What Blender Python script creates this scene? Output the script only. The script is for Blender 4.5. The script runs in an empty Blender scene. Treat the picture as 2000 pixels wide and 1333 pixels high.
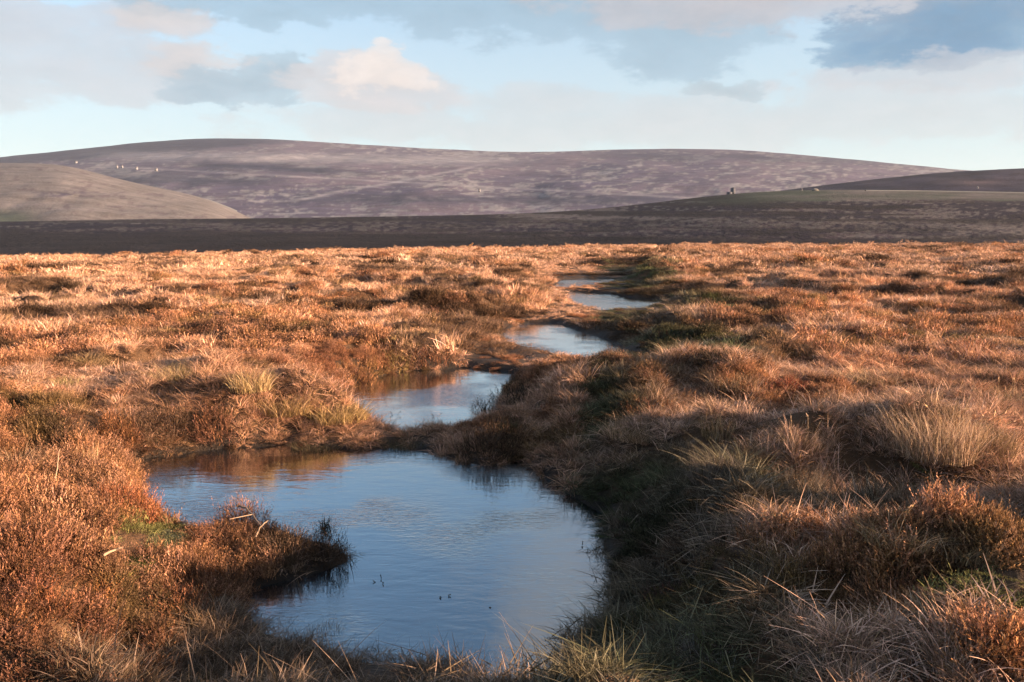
import bpy, math, random
import numpy as np
from mathutils import Vector

R = math.radians
scene = bpy.context.scene
col = scene.collection

# ------------------------------------------------------------------ camera
CAM_H, PITCH, FPX = 2.3, R(7.74), 1556.0            # FPX: focal length in pixels of the 2000 px wide photo
cam_data = bpy.data.cameras.new('camera')
cam = bpy.data.objects.new('camera', cam_data)
col.objects.link(cam)
cam.location = (0, 0, CAM_H)
cam.rotation_euler = (R(90) - PITCH, 0, 0)
cam_data.sensor_width = 36.0
cam_data.lens = 36.0 * FPX / 2000.0
cam_data.clip_start = 0.05
cam_data.clip_end = 30000
scene.camera = cam

# ------------------------------------------------------------------ light and exposure
SUN_EL, SUN_AZ = R(10.0), R(102.0)                  # azimuth clockwise from +Y (view direction)
SKY_STRENGTH = 0.056
EXPOSURE = 2.5
scene.view_settings.view_transform = 'Standard'
scene.view_settings.look = 'None'
scene.view_settings.exposure = EXPOSURE
scene.view_settings.gamma = 1.0
scene.view_settings.use_curve_mapping = False
sun_data = bpy.data.lights.new('sun', 'SUN')
sun_data.energy = 5.0
sun_data.angle = R(0.5)
sun_data.color = (1.0, 0.67, 0.43)
sun = bpy.data.objects.new('sun', sun_data)
col.objects.link(sun)
sdir = Vector((math.sin(SUN_AZ) * math.cos(SUN_EL), math.cos(SUN_AZ) * math.cos(SUN_EL), math.sin(SUN_EL)))
sun.rotation_euler = sdir.to_track_quat('Z', 'Y').to_euler()
sun.location = (30, -10, 30)


# ------------------------------------------------------------------ node helper
class NT:
    def __init__(self, tree):
        self.t = tree
        self.n = tree.nodes
        self.n.clear()

    def new(self, kind, **kw):
        nd = self.n.new(kind)
        for k, v in kw.items():
            setattr(nd, k, v)
        return nd

    def link(self, a, b):
        self.t.links.new(a, b)

    def put(self, sock, v):
        if isinstance(v, bpy.types.NodeSocket):
            self.link(v, sock)
        elif v is not None:
            if isinstance(v, (tuple, list)) and sock.type == 'RGBA' and len(v) == 3:
                v = (*v, 1)
            sock.default_value = v

    def math(self, op, a, b=None, c=None, clamp=False):
        nd = self.new('ShaderNodeMath', operation=op, use_clamp=clamp)
        for i, v in enumerate((a, b, c)):
            if v is not None:
                self.put(nd.inputs[i], v)
        return nd.outputs[0]

    def vmath(self, op, a, b=None):
        nd = self.new('ShaderNodeVectorMath', operation=op)
        self.put(nd.inputs[0], a)
        if b is not None:
            self.put(nd.inputs[1], b)
        return nd.outputs[0]

    def mix(self, f, a, b, blend='MIX'):
        nd = self.new('ShaderNodeMix', data_type='RGBA', blend_type=blend)
        self.put(nd.inputs[0], f)
        self.put(nd.inputs[6], a)
        self.put(nd.inputs[7], b)
        return nd.outputs[2]

    def step(self, v, lo, hi):
        nd = self.new('ShaderNodeMapRange', interpolation_type='SMOOTHSTEP')
        self.put(nd.inputs[0], v)
        nd.inputs[1].default_value = lo
        nd.inputs[2].default_value = hi
        return nd.outputs[0]

    def noise(self, vec, scale, detail=4, rough=0.55, dist=0.0, out=0):
        nd = self.new('ShaderNodeTexNoise')
        if vec is not None:
            self.put(nd.inputs['Vector'], vec)
        nd.inputs['Scale'].default_value = scale
        nd.inputs['Detail'].default_value = detail
        nd.inputs['Roughness'].default_value = rough
        nd.inputs['Distortion'].default_value = dist
        return nd.outputs[out]

    def attr(self, name, kind='GEOMETRY', out='Color'):
        nd = self.new('ShaderNodeAttribute', attribute_name=name, attribute_type=kind)
        return nd.outputs[out]


def lin(r, g, b):
    f = lambda c: (c / 255 / 12.92) if c / 255 <= 0.04045 else ((c / 255 + 0.055) / 1.055) ** 2.4
    return (f(r), f(g), f(b))


# ------------------------------------------------------------------ sky: Nishita with clouds at infinity
world = bpy.data.worlds.new('World')
scene.world = world
world.use_nodes = True


def build_world():
    N = NT(world.node_tree)
    sky = N.new('ShaderNodeTexSky', sky_type='NISHITA', sun_disc=False)
    sky.sun_elevation = SUN_EL
    sky.sun_rotation = SUN_AZ
    sky.altitude = 400
    sky.air_density = 1.0
    sky.dust_density = 0.6
    sky.ozone_density = 1.6
    d = N.new('ShaderNodeTexCoord').outputs['Generated']
    sep = N.new('ShaderNodeSeparateXYZ')
    N.link(d, sep.inputs[0])
    x, y, z = sep.outputs
    az = N.math('MULTIPLY', N.math('ARCTAN2', x, y), 180 / math.pi)
    el = N.math('MULTIPLY', N.math('ARCSINE', z), 180 / math.pi)
    cmb = N.new('ShaderNodeCombineXYZ')
    N.link(N.math('MULTIPLY', az, 0.1), cmb.inputs[0])
    N.link(N.math('MULTIPLY', el, 0.23), cmb.inputs[1])
    p = cmb.outputs[0]
    n1 = N.noise(p, 1.3, 8, 0.6, 0.35)
    n2 = N.noise(N.vmath('ADD', p, (13.1, 4.2, 7.7)), 3.8, 9, 0.66, 0.15)
    wob = N.math('ADD', N.math('MULTIPLY', N.math('SUBTRACT', n1, 0.5), 2.3),
                 N.math('MULTIPLY', N.math('SUBTRACT', n2, 0.5), 1.5))

    n3 = N.noise(N.vmath('ADD', p, (31.7, 9.4, 2.2)), 2.0, 6, 0.6, 0.0)
    n4 = N.noise(N.vmath('ADD', p, (5.3, 41.9, 8.6)), 2.4, 6, 0.62, 0.0)
    az_w = N.math('ADD', az, N.math('MULTIPLY', N.math('SUBTRACT', n3, 0.5), 6.5))
    el_w = N.math('ADD', el, N.math('MULTIPLY', N.math('SUBTRACT', n4, 0.5), 3.2))

    def blob(u, v, ru, rv, tilt=0.0):
        """cloud centred where the photo's pixel (u, v) points; radii in photo pixels; returns 1 at the centre, 0 at the radius"""
        s = 180 / math.pi / FPX
        a0 = math.degrees(math.atan((u - 1000) / FPX))
        e0 = math.degrees(math.atan((666.5 - v) / FPX)) - math.degrees(PITCH)
        dx = N.math('MULTIPLY', N.math('SUBTRACT', az_w, a0), 1 / (ru * s))
        dy = N.math('MULTIPLY', N.math('SUBTRACT', el_w, e0), 1 / (rv * s))
        if tilt:
            dy = N.math('ADD', dy, N.math('MULTIPLY', dx, tilt))
        r2 = N.math('ADD', N.math('MULTIPLY', dx, dx), N.math('MULTIPLY', dy, dy))
        return N.math('SUBTRACT', 1.0, N.math('SQRT', r2))

    def union(bs):
        o = bs[0]
        for b in bs[1:]:
            o = N.math('MAXIMUM', o, b)
        return o

    k = 1.0 / SKY_STRENGTH / 2 ** EXPOSURE
    c = sky.outputs[0]
    c = N.mix(1.0, c, (0.90, 0.98, 1.02), 'MULTIPLY')

    def layer(c, field, lo, hi, wamp, colour, alpha):
        f = N.math('ADD', field, N.math('MULTIPLY', wob, wamp))
        edge = N.step(f, lo, lo + (hi - lo) * 0.5)
        body = N.step(f, lo, lo + (hi - lo) * 1.9)
        m = N.math('MULTIPLY', N.math('ADD', N.math('MULTIPLY', edge, 0.66), N.math('MULTIPLY', body, 0.34)), alpha)
        tone = N.mix(N.step(n2, 0.3, 0.7), tuple(q * k * 0.93 for q in colour), tuple(q * k * 1.06 for q in colour))
        return N.mix(m, c, tone)

    c = N.mix(N.math('MULTIPLY', N.step(el, 19.0, 12.0), 0.30), c, tuple(q * k for q in lin(204, 221, 234)))
    # thin pale veil low over the hills, everywhere round the horizon
    low = N.step(el, 22.0, 2.0)
    veil = N.math('MULTIPLY', low, 0.72)
    c = N.mix(veil, c, tuple(q * k for q in lin(208, 220, 221)))
    # broken stratocumulus overhead and away from the view
    high = N.math('MULTIPLY', N.step(el, 13.0, 34.0), N.step(az, -7.0, 7.0))
    c = N.mix(N.math('MULTIPLY', N.step(N.math('ADD', N.math('MULTIPLY', wob, 0.8), N.math('SUBTRACT', high, 0.33)), -0.25, 0.35), N.math('MULTIPLY', N.step(el, 14.0, 19.0), 0.85)),
              c, tuple(q * k for q in lin(208, 208, 213)))
    # banks in the photograph
    c = layer(c, union([blob(120, 185, 330, 55), blob(330, 150, 210, 55, 0.5), blob(60, 110, 150, 60), blob(290, 70, 130, 45)]), -0.1, 0.75, 0.9, lin(203, 202, 206), 0.75)
    c = layer(c, union([blob(1300, 250, 780, 55), blob(1060, 205, 200, 35), blob(780, 245, 260, 40), blob(1820, 240, 400, 60)]), -0.15, 0.8, 0.9, lin(208, 208, 209), 0.6)
    c = layer(c, union([blob(1080, 15, 300, 70), blob(900, 15, 260, 46), blob(720, 5, 260, 45), blob(1330, 70, 230, 70), blob(380, 10, 220, 50), blob(560, 45, 110, 25)]), -0.1, 0.7, 0.9, lin(158, 187, 206), 0.85)
    c = layer(c, union([blob(1500, 10, 420, 60), blob(1900, 40, 420, 75)]), -0.1, 0.6, 0.7, lin(196, 193, 198), 0.9)
    c = layer(c, union([blob(1860, 105, 310, 62), blob(1760, 125, 220, 45)]), -0.05, 0.45, 0.7, lin(112, 155, 188), 0.95)
    c = layer(c, union([blob(1850, 175, 300, 32)]), -0.1, 0.7, 0.8, lin(203, 205, 210), 0.75)
    c = layer(c, union([blob(490, 185, 130, 42), blob(550, 150, 70, 36), blob(420, 205, 90, 20)]), -0.05, 0.5, 0.7, lin(168, 192, 207), 0.9)
    c = layer(c, union([blob(1415, 183, 70, 18)]), -0.1, 0.5, 0.8, lin(178, 196, 206), 0.8)
    c = layer(c, union([blob(740, 178, 185, 46), blob(690, 155, 100, 38)]), -0.05, 0.55, 0.7, lin(214, 210, 211), 0.85)
    c = layer(c, union([blob(765, 152, 100, 36), blob(770, 130, 44, 30)]), 0.0, 0.7, 0.9, lin(245, 233, 225), 0.9)
    c = layer(c, union([blob(400, 135, 110, 36), blob(330, 70, 90, 36)]), 0.0, 0.8, 0.9, lin(222, 212, 208), 0.7)
    bg = N.new('ShaderNodeBackground')
    N.put(bg.inputs[0], c)
    bg.inputs[1].default_value = SKY_STRENGTH
    N.link(bg.outputs[0], N.new('ShaderNodeOutputWorld').inputs[0])


build_world()


# ------------------------------------------------------------------ numpy noise
def _hash(ix, iy, seed):
    h = (ix.astype(np.int64) * 374761393 + iy.astype(np.int64) * 668265263 + seed * 974634777) & 0xFFFFFFFF
    h = ((h ^ (h >> 13)) * 1274126177) & 0xFFFFFFFF
    return ((h ^ (h >> 16)) & 0xFFFFFF) / float(0xFFFFFF)


def vnoise(x, y, seed=0):
    ix, iy = np.floor(x), np.floor(y)
    fx, fy = x - ix, y - iy
    ux, uy = fx * fx * fx * (fx * (fx * 6 - 15) + 10), fy * fy * fy * (fy * (fy * 6 - 15) + 10)
    a, b = _hash(ix, iy, seed), _hash(ix + 1, iy, seed)
    c, d = _hash(ix, iy + 1, seed), _hash(ix + 1, iy + 1, seed)
    return (a + (b - a) * ux) * (1 - uy) + (c + (d - c) * ux) * uy


def fbm(x, y, octv=4, seed=0, gain=0.5):
    """about -1 .. 1"""
    x, y = np.asarray(x, float), np.asarray(y, float)
    s, amp, tot = 0, 1.0, 0
    for i in range(octv):
        s = s + amp * (vnoise(x + 17.3 * i, y - 9.1 * i, seed + i) * 2 - 1)
        tot += amp
        amp *= gain
        x, y = x * 2.03 * 0.8 - y * 2.03 * 0.6, x * 2.03 * 0.6 + y * 2.03 * 0.8
    return s / tot * 1.5


def sstep(a, b, v):
    t = np.clip((v - a) / (b - a), 0, 1)
    return t * t * (3 - 2 * t)


# ------------------------------------------------------------------ from photo pixels to the ground
CP, SP = math.cos(PITCH), math.sin(PITCH)


def ray(u, v):
    cx, cy = (u - 1000) / FPX, (666.5 - v) / FPX
    return np.array((cx, CP + SP * cy, -SP + CP * cy))


def pix(u, v, z=0.0):
    d = ray(u, v)
    t = (z - CAM_H) / d[2]
    return d[0] * t, d[1] * t


def project(x, y, z):
    dz = z - CAM_H
    f = y * CP - dz * SP
    up = y * SP + dz * CP
    return 1000 + FPX * x / f, 666.5 - FPX * up / f


POOLS_PX = [
    [(262, 903), (330, 893), (420, 880), (520, 873), (640, 878), (700, 882), (770, 877), (850, 888), (900, 906), (960, 912), (1010, 903),
     (1050, 928), (1090, 958), (1130, 985), (1165, 1003), (1172, 1040), (1163, 1075), (1183, 1110), (1190, 1150), (1165, 1195), (1135, 1230),
     (1105, 1265), (1080, 1305), (1050, 1345), (1000, 1375), (950, 1365), (905, 1318), (850, 1296), (770, 1283), (690, 1278), (640, 1270), (600, 1248), (555, 1235), (500, 1205),
     (478, 1170), (520, 1148), (600, 1128), (650, 1113), (695, 1100), (690, 1082), (640, 1060), (560, 1048), (480, 1040), (400, 1035), (340, 1030),
     (300, 1000), (275, 950)],
    [(655, 778), (700, 748), (780, 727), (900, 719), (1015, 729), (992, 765), (962, 798), (930, 822), (880, 838), (800, 846), (740, 832), (695, 800)],
    [(985, 642), (1035, 632), (1085, 632), (1135, 650), (1185, 664), (1205, 680), (1225, 697), (1150, 704), (1085, 694), (1035, 682), (992, 668)],
    [(1092, 576), (1120, 571), (1165, 572), (1225, 581), (1300, 586), (1250, 607), (1180, 610), (1140, 600), (1105, 588)],
    [(1082, 563), (1096, 547), (1150, 543), (1215, 546), (1172, 558), (1115, 566)],
]
POOLS = [np.array([pix(u, v) for u, v in p]) for p in POOLS_PX]
# low wet ground between the pools
LOWS_PX = [
    [(430, 880), (1010, 905), (1010, 800), (940, 825), (700, 845), (560, 860)],
    [(900, 720), (1030, 735), (1130, 735), (1240, 715), (1270, 690), (1200, 670), (1000, 665), (960, 690)],
    [(985, 640), (1090, 634), (1200, 640), (1290, 612), (1130, 598), (1040, 622)],
    [(1070, 580), (1200, 576), (1270, 556), (1165, 548), (1065, 556)],
    [(1085, 550), (1225, 550), (1260, 527), (1070, 527)],
    [(985, 668), (1225, 698), (1300, 712), (1280, 740), (1130, 745), (1000, 735)],
    [(1100, 600), (1300, 600), (1380, 608), (1370, 625), (1240, 632), (1110, 615)],
    [(300, 990), (340, 1040), (480, 1170), (600, 1130), (700, 1100), (660, 1075), (480, 1030)],
    [(480, 1180), (300, 1340), (960, 1420), (1030, 1340), (800, 1290), (600, 1250)],
]
LOWS = [np.array([pix(u, v) for u, v in p]) for p in LOWS_PX]


def sdist(P, poly):
    """signed distance of points (n,2) to a polygon, negative inside"""
    n = len(P)
    out = np.empty(n)
    A, B = poly, np.roll(poly, -1, 0)
    for s in range(0, n, 100000):
        p = P[s:s + 100000]
        best = np.full(len(p), 1e9)
        inside = np.zeros(len(p), bool)
        for a, b in zip(A, B):
            e = b - a
            w = p - a
            t = np.clip((w @ e) / (e @ e), 0, 1)
            q = w - t[:, None] * e
            best = np.minimum(best, (q * q).sum(1))
            c = (a[1] > p[:, 1]) != (b[1] > p[:, 1])
            if c.any() and e[1] != 0:
                xi = a[0] + (p[:, 1] - a[1]) / e[1] * e[0]
                inside ^= c & (p[:, 0] < xi)
        best = np.sqrt(best)
        out[s:s + 100000] = np.where(inside, -best, best)
    return out


def multi(P, polys):
    o = np.full(len(P), 1e9)
    for q in polys:
        o = np.minimum(o, sdist(P, q))
    return o


# bumps and hollows of the moor: photo pixel, assumed ground height, radius (m), height (m)
BUMPS = [(pix(u, v, z), r, h) for u, v, z, r, h in (
    (1790, 1090, .65, .40, .22), (1650, 1110, .6, .32, .08), (1960, 1090, .7, .45, .14), (1250, 835, .5, .34, .26), (1390, 830, .6, .38, .28),
    (1830, 880, .6, .45, .32), (1570, 860, .6, .4, .22), (1770, 950, .45, .5, -.34), (1600, 965, .45, .42, -.24), (1400, 950, .4, .4, -.10), (1930, 1270, .7, .38, .17),
    (1680, 1250, .6, .3, .08), (1500, 1060, .55, .25, .06), (1280, 760, .6, .5, .12), (1960, 1180, .7, .22, .10),
    (150, 1000, .4, .5, .12), (60, 1150, .4, .5, .12), (230, 1000, .2, .3, .10), (640, 740, .5, .6, .12), (850, 680, .5, .9, .10), (480, 680, .5, .9, -.22),
    (100, 790, .5, .7, -.15), (300, 800, .5, .8, -.1), (1530, 690, .6, 1.0, -.10), (1440, 700, .7, .8, .12), (900, 640, .6, 1.5, .10))]
SHADOW_BUMPS = [((3.6, 0.6), 1.3, .75), ((6.0, -1.0), 1.8, .9), ((2.2, 1.2), .9, .25), ((4.2, 4.55), .5, .75), ((4.4, 5.9), .7, -.2), ((3.7, 3.3), .9, -.35), ((5.2, 2.9), 1.2, -.35), ((5.2, 6.4), 1.0, -.3), ((3.0, 4.1), .7, -.10)]  # unseen ground beside and behind the camera


def height(x, y, sd=None, sl=None, extra=True):
    x, y = np.asarray(x, float), np.asarray(y, float)
    P = np.stack((x, y), 1)
    if sd is None:
        sd = multi(P, POOLS)
    if sl is None:
        sl = multi(P, LOWS)
    sc = np.minimum(sd, sl)
    rr = np.hypot(x, y)
    plat = 0.47 - 0.19 * sstep(7.0, 15, y) + 0.0125 * x * sstep(15, 90, rr) + 0.0015 * np.clip(y - 10, 0, 200)
    plat = plat + 0.10 * fbm(x / 4.5, y / 4.5, 3, 3) + 0.09 * fbm(x / 1.25, y / 1.25, 3, 11)
    plat = plat + 0.10 * fbm(x / 0.5, y / 0.5, 2, 5) * sstep(22, 12, rr) - 0.17 * sstep(-.5, -2.0, x) * sstep(8.5, 6, y)
    plat = plat + 0.15 * sstep(0.05, 0.75, fbm(x / 1.15, y / 1.15, 2, 71)) + 0.34 * sstep(10, 25, y) * (sstep(0.0, 0.6, fbm(x / 2.2, y / 2.2, 3, 73)) - .3)
    for (bx, by), r, h in BUMPS + SHADOW_BUMPS:
        plat = plat + h * np.exp(-((x - bx) ** 2 + (y - by) ** 2) / (r * r))
    wob = 1 + 0.45 * fbm(x / 0.9, y / 0.9, 3, 21)
    wid = np.where(x > 0.1 * y - 0.2, 1.05, 0.75) * wob + 0.012 * rr
    t = sstep(0, 1, sc / np.maximum(wid, 0.2))
    low = 0.05 + 0.04 * fbm(x / 0.5, y / 0.5, 3, 31) + 0.06 * sstep(0, .5, sd)
    g = low * (1 - t) + plat * t
    shore = sstep(-0.03, 0.16, sd + 0.03 * fbm(x / 0.12, y / 0.12, 2, 41))
    g = -0.03 + (g + 0.03) * shore
    g = np.where(sd < 0, np.minimum(g, -0.02 + np.clip(sd, -1, 0) * 0.5), g)
    g = g - 0.34 * sstep(50, 98, rr)
    # the moor ends in an edge and drops to the valley
    edge = 104 + 8 * fbm(x / 40, y / 40, 3, 51)
    dr = np.clip(rr - edge, 0, 1e9)
    g = g - 20.5 * sstep(0, 95, dr) - 0.02 * np.clip(dr, 0, 25)
    return g


def mesh_object(name, V, F, mats, parent=None, smooth=False, attrs=None, colors=None):
    me = bpy.data.meshes.new(name)
    V = np.asarray(V, np.float32)
    F = np.asarray(F, np.int32)
    k = F.shape[1]
    me.vertices.add(len(V))
    me.vertices.foreach_set('co', V.ravel())
    me.loops.add(F.size)
    me.loops.foreach_set('vertex_index', F.ravel())
    me.polygons.add(len(F))
    me.polygons.foreach_set('loop_start', np.arange(0, F.size, k, dtype=np.int32))
    me.polygons.foreach_set('loop_total', np.full(len(F), k, np.int32))
    if smooth:
        me.polygons.foreach_set('use_smooth', np.ones(len(F), bool))
    me.update(calc_edges=True)
    for a, vals in (attrs or {}).items():
        at = me.attributes.new(a, 'FLOAT', 'POINT')
        at.data.foreach_set('value', np.asarray(vals, np.float32))
    for a, vals in (colors or {}).items():
        at = me.attributes.new(a, 'FLOAT_COLOR', 'POINT')
        vals = np.concatenate((vals, np.ones((len(vals), 1))), 1)
        at.data.foreach_set('color', np.asarray(vals, np.float32).ravel())
    for m in (mats if isinstance(mats, (list, tuple)) else [mats]):
        me.materials.append(m)
    o = bpy.data.objects.new(name, me)
    if parent is not False:
        col.objects.link(o)
    if parent:
        o.parent = parent
    return o


def grid_faces(nr, nc, wrap=False):
    i = np.arange(nr - 1)[:, None] * nc
    j = np.arange(nc if wrap else nc - 1)[None, :]
    j2 = (j + 1) % nc
    a = (i + j).ravel()
    b = (i + j2).ravel()
    c = (i + nc + j2).ravel()
    d = (i + nc + j).ravel()
    return np.stack((a, b, c, d), 1)


# ------------------------------------------------------------------ materials
def new_mat(name):
    m = bpy.data.materials.new(name)
    m.use_nodes = True
    return m, NT(m.node_tree)


def out(N, sh):
    N.link(sh, N.new('ShaderNodeOutputMaterial').inputs[0])


def bsdf(N, colour, rough=0.8, spec=0.2, normal=None):
    b = N.new('ShaderNodeBsdfPrincipled')
    N.put(b.inputs['Base Color'], colour)
    N.put(b.inputs['Roughness'], rough)
    b.inputs['Specular IOR Level'].default_value = spec
    if normal is not None:
        N.link(normal, b.inputs['Normal'])
    return b


def bump(N, h, strength, dist):
    nd = N.new('ShaderNodeBump')
    nd.inputs['Strength'].default_value = strength
    nd.inputs['Distance'].default_value = dist
    N.link(h, nd.inputs['Height'])
    return nd.outputs[0]


def plant_mat(name, source, trans=0.35, rough=0.85, spec=0.06):
    """leaves and blades: the plant's own colour (from its instance or its mesh), varied blade by blade, tips drier than bases"""
    m, N = new_mat(name)
    base = N.attr('tint', source)
    vary = N.attr('vary', 'GEOMETRY', 'Fac')
    tip = N.attr('tip', 'GEOMETRY', 'Fac')
    hsv = N.new('ShaderNodeHueSaturation')
    N.put(hsv.inputs['Hue'], N.math('ADD', 0.485, N.math('MULTIPLY', vary, 0.03)))
    N.put(hsv.inputs['Saturation'], N.math('ADD', 0.74, N.math('MULTIPLY', vary, 0.3)))
    N.put(hsv.inputs['Value'], N.math('ADD', 0.26, N.math('MULTIPLY', N.math('POWER', N.math('FRACT', N.math('MULTIPLY', vary, 7.31)), 1.5), 1.3)))
    N.link(base, hsv.inputs['Color'])
    c = N.mix(N.math('MULTIPLY', N.math('SUBTRACT', 1.0, tip), 0.35), hsv.outputs[0], N.mix(0.5, hsv.outputs[0], (0.05, 0.035, 0.02)))
    c = N.mix(N.math('MULTIPLY', N.step(vary, 0.58, 0.9), 0.6), c, (0.055, 0.042, 0.028))
    b = bsdf(N, c, rough, spec)
    tr = N.new('ShaderNodeBsdfTranslucent')
    N.put(tr.inputs[0], c)
    mx = N.new('ShaderNodeMixShader')
    mx.inputs[0].default_value = trans
    N.link(b.outputs[0], mx.inputs[1])
    N.link(tr.outputs[0], mx.inputs[2])
    out(N, mx.outputs[0])
    return m


M_INST = plant_mat('cover_plants', 'INSTANCER', 0.16)
M_PLANT = plant_mat('single_plants', 'OBJECT', 0.16)


def simple_mat(name, colour, rough=0.8, scale=8.0, amount=0.5, spec=0.2):
    m, N = new_mat(name)
    co = N.new('ShaderNodeTexCoord').outputs['Object']
    n = N.noise(co, scale, 5, 0.65)
    c = N.mix(N.math('MULTIPLY', N.step(n, 0.3, 0.75), amount), colour, tuple(q * 0.45 for q in colour))
    b = bsdf(N, c, rough, spec, bump(N, n, 0.4, 0.02))
    out(N, b.outputs[0])
    return m


M_WOOD = simple_mat('dead_wood', (0.30, 0.21, 0.14), 0.8, 40)
M_STEM = simple_mat('heather_stem', (0.055, 0.035, 0.025), 0.85, 50)
M_WHITE = simple_mat('limewash', (0.17, 0.17, 0.18), 0.8, 0.5, 0.3)
M_SLATE = simple_mat('slate_roof', (0.10, 0.10, 0.11), 0.7, 0.8)
M_STONE = simple_mat('gritstone', (0.15, 0.145, 0.135), 0.9, 0.6)
M_DSTONE = simple_mat('dark_gritstone', (0.07, 0.075, 0.09), 0.9, 0.4)
M_ROAD = simple_mat('road_surface', (0.12, 0.125, 0.13), 0.85, 0.2, 0.3)


def ground_mat():
    m, N = new_mat('peat_and_litter')
    co = N.new('ShaderNodeTexCoord').outputs['Object']
    wet = N.attr('wet', 'GEOMETRY', 'Fac')
    n = N.noise(co, 7.0, 6, 0.7)
    n2 = N.noise(co, 0.55, 5, 0.6, 0.3)
    n3 = N.noise(co, 34.0, 3, 0.7)
    c = N.mix(N.step(n, 0.38, 0.66), (0.022, 0.013, 0.009), (0.085, 0.045, 0.022))
    c = N.mix(N.math('MULTIPLY', N.step(n2, 0.42, 0.6), 0.6), c, (0.13, 0.072, 0.036))
    c = N.mix(N.math('MULTIPLY', N.step(n3, 0.45, 0.7), 0.4), c, (0.03, 0.018, 0.012))
    c = N.mix(wet, c, (0.016, 0.011, 0.008))
    h = N.math('ADD', n, N.math('MULTIPLY', n3, 0.5))
    b = bsdf(N, c, N.math('SUBTRACT', 0.95, N.math('MULTIPLY', wet, 0.35)), 0.25, bump(N, h, 0.9, 0.08))
    out(N, b.outputs[0])
    return m


def water_mat():
    m, N = new_mat('peat_water')
    co = N.new('ShaderNodeTexCoord').outputs['Object']
    mp = N.new('ShaderNodeMapping')
    mp.inputs['Scale'].default_value = (3.4, 10.0, 1)
    mp.inputs['Rotation'].default_value = (0, 0, R(16))
    N.link(co, mp.inputs[0])
    fine = N.noise(mp.outputs[0], 3.4, 3, 0.55, 0.8)
    swell = N.noise(mp.outputs[0], 0.9, 2, 0.5, 0.4)
    patch = N.step(N.noise(co, 0.62, 2, 0.5), 0.46, 0.66)          # breeze-ruffled patches among calm water
    calm = N.math('MULTIPLY', N.math('ADD', 0.10, N.math('MULTIPLY', patch, 0.9)), N.math('SUBTRACT', fine, 0.5))
    h = N.math('ADD', calm, N.math('MULTIPLY', swell, 0.35))
    nrm = bump(N, h, 0.18, 0.05)
    gl = N.new('ShaderNodeBsdfGlossy')
    gl.inputs['Roughness'].default_value = 0.02
    gl.inputs[0].default_value = (0.92, 0.97, 1, 1)
    N.link(nrm, gl.inputs['Normal'])
    df = bsdf(N, (0.006, 0.008, 0.011), 0.6, 0.0)
    lw = N.new('ShaderNodeLayerWeight')
    lw.inputs[0].default_value = 0.5
    N.link(nrm, lw.inputs['Normal'])
    fr = N.math('ADD', 0.22, N.math('MULTIPLY', 0.78, N.math('POWER', lw.outputs['Facing'], 2.7)), clamp=True)
    mx = N.new('ShaderNodeMixShader')
    N.link(fr, mx.inputs[0])
    N.link(df.outputs[0], mx.inputs[1])
    N.link(gl.outputs[0], mx.inputs[2])
    out(N, mx.outputs[0])
    return m


def hill_mat():
    m, N = new_mat('moorland_hill')
    co = N.new('ShaderNodeTexCoord').outputs['Object']
    c = N.attr('patch', 'GEOMETRY')
    mp = N.new('ShaderNodeMapping')
    mp.inputs['Scale'].default_value = (0.35, 1.0, 1.0)
    N.link(co, mp.inputs[0])
    n = N.noise(mp.outputs[0], 0.05, 6, 0.7)
    n2 = N.noise(co, 0.3, 4, 0.7)
    f = N.math('ADD', N.math('MULTIPLY', n, 0.9), N.math('MULTIPLY', n2, 0.5))
    k = N.math('ADD', -0.25, N.math('MULTIPLY', f, 1.45))
    k = N.math('MAXIMUM', k, 0.12)
    cb = N.new('ShaderNodeCombineXYZ')
    for i in range(3):
        N.link(k, cb.inputs[i])
    c = N.mix(1.0, c, cb.outputs[0], 'MULTIPLY')
    b = bsdf(N, c, 0.95, 0.05, bump(N, n2, 0.6, 2.0))
    out(N, b.outputs[0])
    return m


M_GROUND, M_WATER, M_HILL = ground_mat(), water_mat(), hill_mat()


def tag(o, label=None, cat=None, group=None, kind=None):
    for k, v in (('label', label), ('category', cat), ('group', group), ('kind', kind)):
        if v:
            o[k] = v
    return o


# ------------------------------------------------------------------ the near moor (one sheet) and the stream water
def build_ground():
    ax, ay = 0.0, -4.0
    rad = np.concatenate(([0.3, 0.9, 1.5], np.geomspace(2.0, 205.0, 640)))
    th = np.concatenate((np.linspace(-68, 68, 430), np.linspace(72, 288, 55)))
    th = np.radians(th)
    rr, tt = np.meshgrid(rad, th, indexing='ij')
    x = (ax + rr * np.sin(tt)).ravel()
    y = (ay + rr * np.cos(tt)).ravel()
    P = np.stack((x, y), 1)
    sd, sl = multi(P, POOLS), multi(P, LOWS)
    z = height(x, y, sd, sl)
    wet = 1 - sstep(0.02, 0.3, sd + 0.08 * fbm(x / .3, y / .3, 2, 61))
    wet = np.maximum(wet, (1 - sstep(0.0, 0.3, sl)) * 0.6)
    o = mesh_object('moor_ground', np.stack((x, y, z), 1), grid_faces(len(rad), len(th), True), M_GROUND, smooth=True, attrs={'wet': wet})
    tag(o, 'rolling peat ground of the moor under the grass and heather', kind='structure')
    # water surface
    allp = np.concatenate(POOLS)
    (x0, y0), (x1, y1) = allp.min(0) - 1.0, allp.max(0) + 1.0
    w = mesh_object('water', [(x0, y0, 0), (x1, y0, 0), (x1, y1, 0), (x0, y1, 0)], [(0, 1, 2, 3)], M_WATER)
    tag(w, 'still dark moorland stream widening into pools', kind='structure')


build_ground()


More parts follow.
